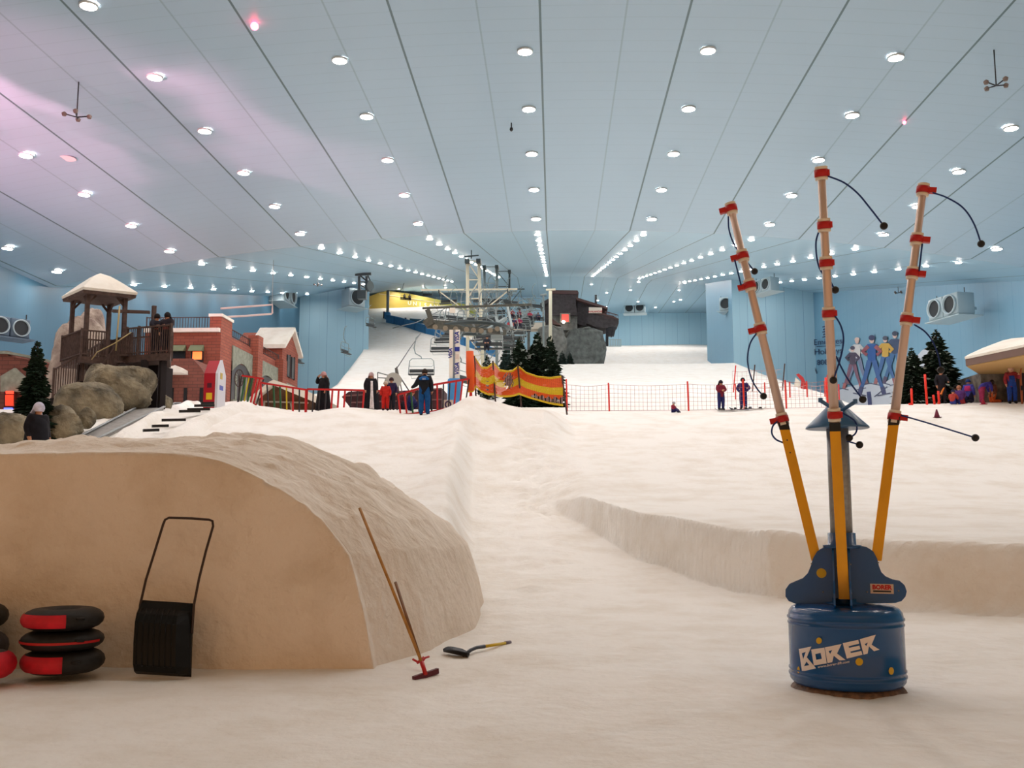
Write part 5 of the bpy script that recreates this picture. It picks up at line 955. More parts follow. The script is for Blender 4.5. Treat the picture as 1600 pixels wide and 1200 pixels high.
# ================================================================ LIFT
M_LIFT = mat('lift_steel', (140, 152, 152), .5, .4); M_CREAM = mat('lift_cream', (226, 220, 196), .5); M_SEAT = mat('seat_grey', (58, 64, 66), .6); M_LDK = mat('lift_dark', (72, 84, 86), .5, .3); M_PAD = mat('blue_padding', (62, 132, 188), .6, noise=(1.2, .12)); M_BROWNM = mat('weathered_machine', (92, 92, 84), .7, .3, noise=(4, .3))
# sponsor post with wordmarks on a padded base
q = on(710, 60); px0, Yp = q[0], q[1]; zt = float(at(712, 516, Yp)[2])
T = thing('lift_post', 'white banner post with blue VISA lettering and blue padded base carrying the lift station', 'post', q)
b = MB(); b.bar((q[0], q[1], q[2] - .5), (q[0], q[1], zt), .16); bb(b, 'steel_post', M_GALV, T)
for sx, w_ in ((-.21, .22), (.19, .28)): b = MB(); b.box((q[0] + sx, q[1] - .18, (float(at(712, 592, Yp)[2]) + zt) / 2), (w_, .08, zt - float(at(712, 592, Yp)[2]))); bn = bb(b, 'banner', M_WHITE, T)
M_VISA = mat('wordmark_blue', (34, 48, 140), .6)
def post_text(txt, px, y, h, name):
    c = Vector(at(px, y, Yp)) - Vector(q); text_mesh(txt, h, name, M_VISA, T, Matrix.Translation((c.x, -.24, c.z)) @ Matrix.Rotation(R(90), 4, 'X') @ Matrix.Rotation(R(90), 4, 'Z'), depth=.006, shear=.15, bold=.008)
for px, y, s_ in ((714.8, 529, .40), (714.8, 577, .40), (704.6, 553, .32)): post_text('VISA', px, y, s_, 'wordmark')
b = MB(); b.box(Vector(at(714.8, 546.5, Yp)) + Vector((0, -.24, 0)), (.30, .02, .28)); bb(b, 'blue_emblem', M_VISA, T); b = MB(); b.box(Vector(at(714.8, 558, Yp)) + Vector((0, -.24, 0)), (.22, .02, .3)); bb(b, 'orange_emblem', mat('emblem_tan', (214, 196, 184), .6), T)
b = MB(); zb1 = float(at(712, 592, Yp)[2]); b.rbox((q[0], q[1], (q[2] + zb1) / 2 - .2), (.80, .8, zb1 - q[2] + .4), .12); bb(b, 'base_padding', M_PAD, T)
# station frame with bull wheel
T = thing('lift_station', 'grey lift station frame with horizontal bullwheel above the banner post', 'lift station', tuple(Vector(at(740, 500, 62))))
ZS = float(at(712, 512, 62)[2])
b = MB(); b.bar(at(660, 481.5, 61), at(830, 476, 64), .10, .14); b.bar(at(668, 484, 61), at(676, 506, 61), .30); bb(b, 'top_beam', M_BROWNM, T)
b = MB(); b.bar(at(664, 508, 61), at(676, 500, 61), .45, .5); b.bar(at(668, 509, 61), at(790, 520, 63), .34, .30); b.bar(at(676, 504, 63), at(800, 512, 70), .3, .3); bb(b, 'main_frame', M_BROWNM, T)
b = MB(); cw = Vector(at(742, 513, 65)); b.lathe([(2.2, -.12), (2.35, -.08), (2.35, .08), (2.2, .12), (2.05, .05), (2.05, -.05), (2.2, -.12)], cw, 40, cap=False); 
for k in range(6): a = math.pi * k / 6; b.bar(cw + Vector((2.1 * math.cos(a), 2.1 * math.sin(a), 0)), cw - Vector((2.1 * math.cos(a), 2.1 * math.sin(a), 0)), .1)
bb(b, 'bull_wheel', M_LDK, T)
for k, (px, py) in enumerate(((680, 511), (696, 513), (712, 514), (729, 515), (740, 516), (752, 517), (766, 516), (777, 514))): b = MB(); b.lathe([(.14, -.09), (.16, -.05), (.16, .05), (.14, .09)], at(px, py, 60.7), 14, rot=(R(90), 0, 0)); bb(b, 'sheave', mat('sheave_tan', (134, 124, 106), .6), T)
b = MB(); b.bar(at(755, 520, 62), at(790, 498, 68), .22); b.bar(at(784, 520, 62), at(775, 496, 68), .16); b.bar(at(800, 512, 66), at(793, 480, 68), .16); b.box(at(777, 527, 62), (.7, .5, .25)); bb(b, 'braces', M_LIFT, T)
b = MB(); b.box(at(707, 485, 61.2), (.34, .1, .32)); bb(b, 'number_plate', M_WHITE, T)
# ---- towers
def tower(label, Y, pl, pr, ytop, cross, m, w, spread=1.3):
    a, c = on(pl, Y), on(pr, Y); zt = float(at((pl + pr) / 2, ytop, Y)[2]); T = thing('lift_tower', label, 'lift tower', ((a[0] + c[0]) / 2, Y, a[2]), group='lattice towers of the lift')
    z0 = a[2]; legs = []
    for k, (x, t2) in enumerate(((a[0], a[0] - .1), (c[0], c[0] - (c[0] - a[0]) * .32 if m is M_CREAM else c[0]))): b = MB(); b.tube([(x, Y, z0 - .5), (t2, Y, zt)], w / 2, 10); bb(b, 'leg', m, T); legs.append((x, t2))
    def L(k, z): q = (z - z0) / (zt - z0); return Vector((legs[k][0] * (1 - q) + legs[k][1] * q, Y, z))
    b = MB(); n = 6; zz = [z0 + (zt - z0) * (k / n) for k in range(n + 1)]
    for k in range(n): b.bar(L(k % 2, zz[k]), L(1 - k % 2, zz[k + 1]), w * .3); b.bar(L(0, zz[k + 1]), L(1, zz[k + 1]), w * .3)
    bb(b, 'bracing', m, T)
    zc = float(at(pl, cross, Y)[2]); b = MB(); b.bar(L(0, zc) - Vector((spread * 4, 0, 0)), L(1, zc) + Vector((spread * 3.2, 0, 0)), .16, .18); bb(b, 'cross_arm', m, T)
    for sx, k in ((-1, 0), (1, 1)):
        b = MB(); b.bar(L(k, zc) + Vector((sx * spread * 2.6, 0, 0)), L(k, zc - 2.6), .12); bb(b, 'strut', m, T)
        b = MB(); b.box(L(k, zt) + Vector((0, 0, -.1)), (.5, 1.2, .45)); bb(b, 'head_block', M_LDK, T)
        e = L(k, zc) + Vector((sx * spread * 2.4, 0, -.35)); b = MB()
        for j in range(4): b.lathe([(.18, -.06), (.18, .06)], e + Vector((0, -.75 + .5 * j, 0)), 10, rot=(0, R(90), 0))
        b.bar(e + Vector((0, -.9, .12)), e + Vector((0, .9, .12)), .1); bb(b, 'sheave_train', M_LDK, T)
    return T
tower('nearest cream lattice lift tower with tall aerial, left of the darker ones', 108, 730.5, 755, 408, 452.5, M_CREAM, .38)
tower('second lift tower, darker, right of the cream one', 140, 757, 776, 417, 456, M_LIFT, .4, .9)
tower('third lift tower, thin and dark, rightmost of the three', 165, 777, 796, 424, 452, M_LDK, .34, .8)
t = thing('aerial', 'thin dark aerial rising above the cream lift tower', 'aerial', tuple(at(736, 402, 108))); b = MB(); pa = at(736.5, 404, 108); b.tube([pa, (pa[0], 108, ceil_z(pa[0], 108) - .1)], .06, 6); bb(b, 'rod', M_LDK, t); b = MB(); b.bar(at(726, 401, 108), at(748, 399, 108), .12); bb(b, 'cross_bar', M_LDK, t)
# ---- chairs
def make_chair(label, group):
    t = thing('lift_chair', label, 'chairlift chair', (0, 0, 0), 0, group); W_ = 1.05
    b = MB(); b.rbox((0, 0, 0), (2 * W_, .46, .12), .05); b.obj('seat', M_SEAT, t)
    b = MB(); b.rbox((0, .24, .32), (2 * W_ - .1, .07, .30), .03, rot=(R(-10), 0, 0)); b.obj('backrest', M_SEAT, t)
    b = MB(); b.tube([(-W_, .1, -.02), (-W_, .22, .5), (-W_ + .06, .2, 1.15), (-W_ + .25, .18, 1.32), (W_ - .25, .18, 1.32), (W_ - .06, .2, 1.15), (W_, .22, .5), (W_, .1, -.02)], .035, 6); b.obj('frame', M_LIFT, t)
    b = MB(); b.tube([(0, .18, 1.32), (-.05, .15, 1.5), (-.5, .12, 1.75), (-.62, .1, 2.2), (-.45, .05, 3.05), (-.1, 0, 3.35)], .045, 6); b.obj('hanger', M_LIFT, t)
    b = MB(); b.tube([(-W_ + .1, .15, .8), (-W_ + .12, -.2, .62), (W_ - .12, -.2, .62), (W_ - .1, .15, .8)], .022, 6); b.obj('safety_bar', M_LIFT, t)
    b = MB(); b.tube([(-W_ + .2, 0, -.06), (-W_ + .3, -.25, -.36), (W_ - .3, -.25, -.36), (W_ - .2, 0, -.06)], .02, 6); b.obj('foot_rest', M_LIFT, t)
    return t
G1 = 'far chairs crowded on the lift cable'
CH = make_chair('empty grey lift chair low over the snow behind the person in black and blue', 'near lift chairs'); CH.location = at(658, 585, 80)
SPOTS = [Vector(CH.location)]
def chair(px, py, Y, label, group, rz=0.0, proto=None):
    q = Vector(at(px, py, Y))
    if any(abs(q.x - w.x) < 2.3 and abs(q.y - w.y) < 1.6 and abs(q.z - w.z) < 3.4 for w in SPOTS): return None
    SPOTS.append(q); o = copy_tree(CH); o.location = q; o.rotation_euler = (0, 0, rz); o['label'] = label; o['group'] = group; return o
chair(690, 549, 89, 'empty grey lift chair hanging left of the banner post', 'near lift chairs'); chair(704, 529, 97, 'dark lift chair half hidden behind the banner post', 'near lift chairs')
chair(764, 545, 74, 'lift chair with one rider above the small snowy fir', 'near lift chairs', R(180)); chair(724, 596, 66, 'lift chair seen side on left of the orange net', 'near lift chairs', R(70))
chair(541, 552, 118, 'lift chair hanging alone in front of the pale left wall', 'far left lift chairs', R(75)); chair(580, 510, 150, 'lift chair at the right edge of the pale left wall', 'far left lift chairs', R(60)); chair(465, 566, 108, 'lift chair right behind the gable house', 'far left lift chairs', R(70))
chair(634, 468, 185, 'tilted lift chair with riders in front of the olive banner', 'far left lift chairs', R(30)); chair(668, 462, 200, 'dark lift chair at the top edge of the olive banner', 'far left lift chairs', R(10)); chair(684, 498, 150, 'lift chair over the left end of the station beam', 'far left lift chairs', R(20))
chair(566, 447, 166, 'dark lift chair at the hanging portal by the left wall', 'far left lift chairs', R(80))
rr = random.Random(4); FARL_ = []
for k in range(13): FARL_.append((-10.6, 96 + 7.5 * k, R(8)))
for k in range(14): FARL_.append((-3.9, 88 + 7.2 * k, R(188)))
def cable_y(Y): return np.interp(Y, [60, 75, 90, 110, 140, 170, 200], [512, 500, 482, 467, 462, 463, 466])
for k, (x, Y, rz) in enumerate(FARL_):
    zc = 1.6 + (795 - cable_y(Y)) * Y / F; o = copy_tree(CH); o.location = (x + rr.uniform(-.3, .3), Y, zc - 3.4); SPOTS.append(Vector(o.location)); o.rotation_euler = (0, 0, rz + rr.uniform(-.3, .3)); o['label'] = 'small lift chair in the crowded row of chairs between the towers and the cabin'; o['group'] = G1
# extra chairs stored on the turn-round rail near the station
for k, (px, py, Y) in enumerate(((712, 500, 100), (728, 506, 92), (744, 502, 98), (757, 508, 90), (770, 503, 100), (783, 510, 96), (742, 488, 118), (760, 487, 122), (776, 490, 118), (795, 487, 125), (806, 497, 112), (818, 482, 140), (792, 517, 88), (806, 512, 94), (828, 498, 124), (838, 500, 128), (700, 474, 112), (716, 470, 118), (738, 474, 110), (752, 471, 124), (768, 474, 116), (784, 472, 128), (799, 475, 120), (812, 470, 132), (826, 476, 130), (838, 480, 136), (752, 531, 84), (770, 527, 86), (786, 531, 82), (802, 529, 86), (816, 524, 96), (830, 520, 104))):
    chair(px, py, Y, 'small lift chair in the crowded row of chairs between the towers and the cabin', G1, rr.uniform(-.6, .6))
# cables
for x, lab in ((-10.6, 'left haul cable of the chairlift'), (-3.9, 'right haul cable of the chairlift')):
    b = MB(); pts = [(x, Y, 1.6 + (795 - cable_y(Y)) * Y / F) for Y in (64, 75, 90, 110, 125, 140, 155, 170, 185, 200)]; b.tube(pts, .035, 5); o = b.obj('haul_cable', M_LDK); rebase(o, pts[0]); tag(o, lab + ', running up past the towers', 'cable')
# riders
def rider(px, py, Y, label, jac, tr, rz, hatc):
    q = at(px, py, Y); i = person(label, (q[0], q[1], q[2] + .06), rz, 1.65, jac, tr, base=CHAIR, group='riders on the lift chairs'); hat(i, 'helmet', hatc, .074, .2)
rider(761, 545, 73.9, 'rider in dark clothes on the chair above the small snowy fir', (40, 44, 54), (34, 36, 44), R(180), (60, 60, 66))
for k, (px, py, Y, jac) in enumerate(((800, 496, 112, (156, 40, 66)), (812, 497, 112, (120, 44, 70)), (786, 520, 88, (70, 74, 110)), (797, 516.5, 88, (170, 60, 66)), (803, 512, 94, (60, 60, 90)), (811, 511, 94, (150, 50, 90)), (828, 498, 124, (176, 60, 84)), (841, 500, 128, (66, 70, 100)))):
    rider(px, py, Y, ['rider in crimson on the far chairs, upper left of the riders', 'rider in dark red beside the crimson one on the far chairs', 'rider in slate blue on the lowest far chair', 'rider in light red on the lowest far chair', 'rider in navy on the middle far chair', 'rider in magenta on the middle far chair', 'rider in rose red on a far chair near the cabin', 'rider in grey blue on the far chair nearest the cabin'][k], jac, (44, 46, 60), R(190), (80, 70, 74))
rider(632, 467, 184.9, 'rider with a board on the tilted chair before the olive banner', (96, 104, 120), (50, 56, 66), R(200), (60, 60, 64)); rider(640, 468, 185.6, 'second rider on the tilted chair before the olive banner', (60, 70, 84), (50, 56, 66), R(200), (60, 60, 64))
# hanging portal at the left wall
T = thing('lift_portal', 'dark steel lift portal hanging from the ceiling at the edge of the left wall', 'lift tower', tuple(at(570, 452, 136)))
b = MB(); b.bar(at(555, 429, 136), at(580, 428, 136), .35, .35); bb(b, 'top_beam', M_LDK, T)
for px in (561.5, 573): b = MB(); b.bar((at(px, 424, 136)[0], 136, ceil_z(-27, 136) - .5), at(px, 456, 136), .34); bb(b, 'column', M_LDK, T)
b = MB(); b.bar(at(561, 429, 136), at(574, 440, 136), .2); b.bar(at(561, 440, 136), at(574, 441, 136), .12); b.bar(at(574, 428, 136), at(579, 440, 136), .15); bb(b, 'braces', M_LDK, T)
b = MB(); b.lathe([(.75, -.22), (.8, 0), (.75, .22)], at(577, 447, 135), 20, rot=(R(90), 0, R(60))); b.box(at(566, 461, 135), (1.2, 1.0, 1.2)); bb(b, 'wheel_drive', M_LDK, T)
# ---- blue padded barriers, grey column and banner on the left run
def strip(name, label, cat, line, h, th, m, seams=0, thingy=True):
    P = [Vector(hit(x, y, 70, 245)) for x, y in line]; T = thing(name, label, cat, tuple(P[0])); Q = []
    for a, c in zip(P, P[1:]): Q += [a.lerp(c, k / 6) for k in range(6)]
    Q.append(P[-1]); b = MB(); b.loft([[q + Vector((0, th, -.6)), q + Vector((0, 0, -.6)), q + Vector((0, 0, h * .92)), q + Vector((0, th * .25, h)), q + Vector((0, th * .75, h)), q + Vector((0, th, h * .92))] for q in Q], smooth=False); bb(b, 'padding', m, T)
    if seams:
        for k in range(1, seams): q = Q[int(k / seams * (len(Q) - 1))]; b = MB(); b.bar(q + Vector((0, -.03, -.3)), q + Vector((0, -.03, h * .93)), .1, .04); bb(b, 'seam', mat('padding_seam', (30, 84, 132), .7), T)
    return T, Q
strip('padded_barrier', 'blue padded barrier curving down the left run in front of the banner', 'barrier', [(603, 504), (622, 508), (640, 513), (665, 521), (690, 529), (716, 537), (745, 547), (775, 559)], 1.75, .5, M_PAD, 9)
strip('rear_barrier', 'dark teal barrier on the run just behind the blue one', 'barrier', [(640, 505), (680, 508), (722, 510)], 1.0, .4, mat('teal_padding', (52, 96, 116), .6))
q = hit(605.5, 499.5, 70, 245); T = thing('ceiling_column', 'tall grey column with blue padded foot on the left run', 'column', q); zt = float(at(605.5, 432, q[1])[2])
b = MB(); b.lathe([(.33, -.4), (.33, zt - q[2] + 1.5)], (0, 0, 0), 16); b.obj('shaft', M_GALV, T); b = MB(); b.rbox((0, 0, .7), (1.25, 1.25, 1.6), .2); b.obj('padded_foot', M_PAD, T)
for x, y, lab in ((605 - 5, 495, 'short dark post at the left end of the blue barrier'), (633.5, 505, 'short dark post in the middle of the blue barrier')):
    q = hit(x, y + 3, 70, 245); b = MB(); b.tube([(q[0], q[1], q[2] - .2), (q[0], q[1], q[2] + 1.5)], .2, 10); o = b.obj('bollard', M_DKSTEEL); rebase(o, q); tag(o, lab, 'post')
m = bpy.data.materials.new('banner_olive'); m.use_nodes = True; nt = m.node_tree; tc = nt.nodes.new('ShaderNodeTexCoord'); sx_ = nt.nodes.new('ShaderNodeSeparateXYZ'); nt.links.new(tc.outputs['Generated'], sx_.inputs[0]); rp = nt.nodes.new('ShaderNodeValToRGB'); nt.links.new(sx_.outputs[0], rp.inputs[0]); nt.links.new(rp.outputs[0], nt.nodes['Principled BSDF'].inputs[0])
for k, (pos, c) in enumerate(((0.0, (170, 140, 60)), (.35, (176, 152, 60)), (.55, (178, 178, 66)), (1.0, (176, 184, 84)))):
    e = rp.color_ramp.elements[0] if k == 0 else (rp.color_ramp.elements[1] if k == 3 else rp.color_ramp.elements.new(pos)); e.position = pos; e.color = tuple(s2l(v) for v in c) + (1,)
T = thing('slope_banner', 'long olive and lime banner with white letters along the top of the left run', 'banner', tuple(at(650, 490, 231)))
def bn(px, y, e=0.0): return Vector(at(px, y, 226 + (px - 580) * .045 + e))
top = [(572, 465), (590, 458), (604, 454.5), (620, 456), (640, 459), (670, 465), (700, 471), (725, 475), (745, 478)]; bot = [(572, 484), (590, 487), (604, 488), (620, 489), (640, 491), (670, 494), (700, 498), (725, 501), (745, 503)]
b = MB(); b.loft([[bn(*a), bn(*c), bn(*c, .4), bn(*a, .4)] for a, c in zip(top, bot)], smooth=False); bb(b, 'panel', m, T)
for k, ch in enumerate('UNISAN'): c = Vector(bn(640 + 8.2 * k, 473.5 + 1.15 * k, -.15)) - Vector(at(650, 490, 231)); text_mesh(ch, 1.3, 'letter', M_WHITE, T, Matrix.Translation(c) @ Matrix.Rotation(R(90), 4, 'X'), depth=.01, bold=.02)
b = MB(); b.bar(bn(592, 459, -.15), bn(690, 474, -.15), .14, .06); bb(b, 'white_line', M_WHITE, T)
b = MB(); b.bar(bn(632, 481, -.15), bn(641, 484, -.15), .5, .06); bb(b, 'white_mark', M_WHITE, T)
# ================================================================ CABIN
M_CAB = mat('cabin_wood', (74, 70, 72), .85, noise=(2, .3)); M_CABST = mat('cabin_stone', (122, 124, 120), .9, noise=(1.2, .35), bump=(3, .6, .2)); M_CABR = mat('cabin_edge_red', (104, 80, 78), .8)  # wood and edge colours greyed to stand for distance haze
YC = 182.0
T = thing('mountain_cabin', 'dark wooden cabin with terrace on a grey stone base above the slope', 'cabin', on(900, YC))
def cz(px, y, dY=0): return Vector(at(px, y, YC + dY))
def slab(poly, d0, d1, name, mm, par=None): b = MB(); b.loft([[cz(x, y) + Vector((0, d, 0)) for x, y in poly] for d in (d0, d1)], smooth=False); return bb(b, name, mm, par or T)
slab([(862, 512), (862, 490), (902, 490), (902, 516), (880, 516)], 0, 6, 'stone_storey', M_CABST)
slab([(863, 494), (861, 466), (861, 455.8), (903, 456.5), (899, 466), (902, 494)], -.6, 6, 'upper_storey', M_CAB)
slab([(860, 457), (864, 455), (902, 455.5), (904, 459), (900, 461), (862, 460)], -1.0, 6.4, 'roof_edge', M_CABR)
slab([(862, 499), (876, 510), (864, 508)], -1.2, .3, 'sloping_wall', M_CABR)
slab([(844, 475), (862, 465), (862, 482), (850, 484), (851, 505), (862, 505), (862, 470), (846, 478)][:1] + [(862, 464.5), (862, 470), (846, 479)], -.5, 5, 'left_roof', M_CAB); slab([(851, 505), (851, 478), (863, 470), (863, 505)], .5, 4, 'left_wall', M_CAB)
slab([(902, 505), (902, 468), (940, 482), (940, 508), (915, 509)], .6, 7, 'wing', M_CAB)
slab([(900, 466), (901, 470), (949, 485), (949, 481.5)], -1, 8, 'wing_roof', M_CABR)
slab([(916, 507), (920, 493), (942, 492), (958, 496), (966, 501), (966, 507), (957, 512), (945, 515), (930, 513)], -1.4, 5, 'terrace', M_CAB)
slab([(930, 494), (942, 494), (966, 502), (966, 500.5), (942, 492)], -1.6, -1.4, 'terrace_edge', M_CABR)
b = MB()
for k in range(12): x = 945 + 1.85 * k; b.bar(cz(x, 498 + max(0, k - 6) * .6, -1.5), cz(x, 487 + k * .45, -1.5), .07)
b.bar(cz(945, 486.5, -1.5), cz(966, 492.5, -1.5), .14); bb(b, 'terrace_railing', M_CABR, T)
w_ = slab([(875, 505), (875, 490.5), (891, 490.5), (891, 505)], -.8, 0, 'window_frame', M_STUC); slab([(877.5, 504), (877.5, 492.5), (888.5, 492.5), (888.5, 504)], -.95, -.8, 'lit_window', mat('cabin_glow', (210, 90, 80), emit=((230, 80, 70), .7)), w_)
b = MB(); b.ball(cz(880.5, 503, -1.5), .3, 10); bb(b, 'wall_lamp', mat('cabin_lamp', (255, 240, 230), emit=((255, 236, 220), 12)), T)
sg = slab([(919.5, 492), (919.5, 483), (940, 483.5), (940, 492)], -1.8, -1.5, 'sign_board', M_WHITE)
c = cz(930, 487, -1.85); text_mesh('AVALANCHE', .44, 'sign_lettering', M_RED, sg, Matrix.Translation(c - Vector(T.location)) @ Matrix.Rotation(R(90), 4, 'X'), depth=.01, bold=.012)
b = MB()
for k in range(7): b.box(cz(953 + .5 * k, 525 - 2.1 * k, -1), (1.5, 1.0, .12))
bb(b, 'outside_stairs', M_DKSTEEL, T); b = MB(); b.bar(cz(948, 541, -1), cz(949, 514, -1), .5); b.bar(cz(957, 514, -1), cz(955, 527, -1), .2); bb(b, 'stair_post', M_DKSTEEL, T)
def rockwall(label, poly, Y, dep, m, seed):
    b = MB(); L = []
    for k, s_ in enumerate((1.0, 1.0, .97, .9)):
        c = np.mean(poly, axis=0); ring = []
        for j in range(len(poly)):
            (x0, y0), (x1, y1) = poly[j], poly[(j + 1) % len(poly)]
            for q in range(4): x, y = x0 + (x1 - x0) * q / 4, y0 + (y1 - y0) * q / 4; n_ = float(fbm(np.array([x * .11 + seed]), np.array([y * .11 + k]), seed, 3)[0]); p = Vector(at(c[0] + (x - c[0]) * s_, c[1] + (y - c[1]) * s_, Y)) + Vector((n_ * .9, dep * (1, .25, .06, 0)[k] + n_ * .8, n_ * .5)); ring.append(p)
        L.append(ring)
    b.loft(L[::-1]); o = b.obj('stone_base', m); rebase(o, Vector(at(poly[0][0], poly[0][1], Y))); return tag(o, label, 'rock wall')
rockwall('pale grey rock wall below the left of the cabin', [(838, 590), (842, 510), (856, 505), (878, 510), (884, 530), (880, 560), (876, 590)], 176, 8, M_CABST, 3)
rockwall('darker grey rock wall below the cabin terrace', [(874, 590), (880, 528), (892, 512), (920, 508), (942, 516), (945, 545), (944, 562), (920, 575), (900, 592)], 178, 8, mat('cabin_stone_dark', (104, 110, 108), .9, noise=(1.2, .4), bump=(3, .7, .2)), 5)
T = thing('terrace_ledge', 'long white topped ledge left of the cabin behind the lift chairs', 'ledge', tuple(cz(822, 518))); slab([(797, 518), (800, 509), (852, 506.5), (852, 516.5)], -2, 1, 'ledge_board', mat('ledge_cream', (222, 214, 198), .8), T)
b = MB()
for x in (801, 826, 849): b.bar(cz(x, 516, 0), cz(x, 575, 0), .5)
bb(b, 'ledge_posts', M_CABST, T)
T = thing('pen_fence', 'small pale fenced pen right of the cabin stairs', 'fence', tuple(cz(960, 541)))
b = MB(); b.bar(cz(951, 541, -2), cz(970, 541, -2), .12); b.bar(cz(951, 530.5, -2), cz(970, 530.5, -2), .12); bb(b, 'rails', mat('pen_pale', (176, 196, 200), .6), T)
b = MB()
for k in range(8): b.bar(cz(951 + 2.7 * k, 541.5, -2), cz(951 + 2.7 * k, 530, -2), .14)
bb(b, 'bars', MATS['pen_pale'], T)
for px, y0, y1, Y, w_, lab, m in ((860, 455, 508, 160, .55, 'pale pole rising in front of the cabin', M_CREAM), (849, 462, 512, 170, .35, 'thin pale pole with cross arm left of the cabin', M_LIFT), (931, 461, 478, 195, .45, 'short dark flue pole above the cabin wing', M_DKSTEEL)):
    b = MB(); b.tube([at(px, y1 + 55, Y), at(px, y0, Y)], w_ / 2, 10); 
    if px == 849: b.bar(at(844, 461, Y), at(854, 460, Y), .3)
    if px == 860: b.bar(at(853, 453, Y), at(868, 452, Y), .3)
    o = b.obj('pole', m); rebase(o, at(px, y1 + 55, Y)); tag(o, lab, 'pole')
# ================================================================ FAN COOLERS, PIPE, CEILING FITTINGS
M_FANB = mat('fan_body', (176, 196, 204), .5); M_FAND = mat('fan_dark', (44, 50, 54), .6)
def fan_unit(label, px, py, Y, n, s, rz, m=M_FANB):
    T = thing('fan_cooler', label, 'fan cooler', tuple(at(px, py, Y)), rz)
    for k in range(n):
        x = (k - (n - 1) / 2) * s * 1.05; b = MB(); b.rbox((x, 0, 0), (s, s * .9, s), s * .06); h_ = b.obj('housing', m, T)
        b = MB(); b.lathe([(s * .43, 0), (s * .45, .04 * s), (s * .45, .12 * s), (s * .40, .12 * s), (s * .38, .02 * s)], (x, -s * .45, 0), 24, rot=(R(90), 0, 0), cap=False); b.obj('shroud', M_FANB, h_)
        b = MB(); b.lathe([(s * .40, 0), (s * .40, .03)], (x, -s * .46, 0), 24, rot=(R(90), 0, 0)); b.obj('fan', M_FAND, h_)
    w_ = n * s * 1.05 + .6; b = MB(); b.box((0, .1 * s, -s * .56), (w_, s * 1.3, .10)); b.obj('drip_tray', m, T)
    X, Yc = T.location.x, T.location.y; hz = .5 * s + .5; b = MB(); b.bar((0, s * .4, 0), (0, s * 1.3, 0), .3); b.obj('wall_bracket', m, T)
    for sx in (-1, 1): b = MB(); b.bar((sx * w_ * .4, 0, s * .45), (sx * w_ * .4, 0, hz), .07); b.obj('hanger', M_FAND, T)
fan_unit('twin fan cooler on the wall at the right above the fir trees', 1486, 480, 104, 2, 2.3, R(-74))
fan_unit('twin fan cooler high on the left wall behind the gable house', 441, 461, 155, 2, 2.7, R(84))
fan_unit('twin fan cooler on the dim blue wall at the left photo edge', 10, 512, 74, 2, 1.5, R(55), mat('fan_body_dark', (92, 112, 130), .6))
fan_unit('fan cooler on the pale right wall behind the left carousel arm', 1196, 447, 140, 2, 1.9, R(-60))
fan_unit('small fan cooler at the far edge of the pale right wall', 1137, 476, 176, 1, 2.4, R(-30))
fan_unit('tiny twin fan cooler on the far back wall', 992, 482, 255, 2, 2.6, R(-10))
fan_unit('fan cooler partly behind the dark lift portal', 552, 467, 168, 1, 3.2, R(40))
T = thing('pipe', 'bent white pipe above the roofs of the brick building', 'pipe', tuple(at(425, 478, 96))); b = MB(); b.tube([at(330, 497, 92), at(344, 496, 92.5), at(385, 493.5, 94), at(424, 490.5, 96), at(425.5, 489, 96), at(425.5, 476, 96), at(400, 478, 95), at(345, 482, 92.5)], .10, 8); bb(b, 'tube', mat('pipe_white', (226, 206, 200), .5), T)
b = MB(); X, Y, z = T.location; b.bar((X, Y, z), (X, Y, ceil_z(X, Y)), .05); bb(b, 'hanger', M_GALV, T)
def ceil_hit(px, py):
    d = ray(px, py); Y = 50.0
    for _ in range(30): X = d[0] / d[1] * Y; Y = (ceil_z(X, Y) - 1.6) / d[2] * d[1]
    return Vector((d[0] / d[1] * Y, Y, ceil_z(d[0] / d[1] * Y, Y)))
def star(label, px, y0, y1, s=1.0):
    c = ceil_hit(px, y0); z = float(at(px, y1, c.y)[2]); T = thing('ceiling_sprayer', label, 'sprayer', (c.x, c.y, z)); b = MB(); b.tube([(0, 0, 0), (0, 0, c.z - z)], .035, 6); b.obj('rod', M_DKSTEEL, T)
    for k in range(4):
        a = R(20 + 90 * k); e = (.62 * s * math.cos(a), .62 * s * math.sin(a), .12); b = MB(); b.tube([(0, 0, 0), e], .035, 6); b.obj('arm', M_DKSTEEL, T); b = MB(); b.lathe([(.10, -.12), (.14, .02), (.05, .10)], e, 10); b.obj('nozzle', mat('nozzle_grey', (110, 96, 90), .5), T)
star('four armed sprayer hanging from the ceiling at upper left', 123, 128, 183); star('four armed sprayer hanging from the ceiling at upper right', 1553, 78, 134)
star('small sprayer hanging over the mural at right', 1403, 448, 458, .8); star('tiny sprayer hanging near the pale left wall', 497, 436, 446, .8)
c = ceil_hit(799, 192); T = thing('ceiling_sensor', 'small dark sensor hanging in the middle of the front ceiling', 'sensor', (c.x, c.y, c.z - .35)); b = MB(); b.tube([(0, 0, 0), (0, 0, .36)], .04, 6); b.obj('stem', M_DKSTEEL, T); b = MB(); b.lathe([(.06, -.2), (.11, -.1), (.09, .02)], n=12); b.obj('head', M_BLACK, T)
for px, py, s, lab in ((398, 34, .20, 'bright pinkish red beacon on the ceiling at upper left'), (1413, 188, .11, 'small pink red beacon on the ceiling at right')):
    c = ceil_hit(px, py); b = MB(); b.ball((c.x, c.y, c.z - s - .03), s, 12); o = b.obj('beacon', mat('beacon_red', (255, 120, 140), emit=((255, 90, 110), 8))); rebase(o, (c.x, c.y, c.z - s)); tag(o, lab, 'beacon')
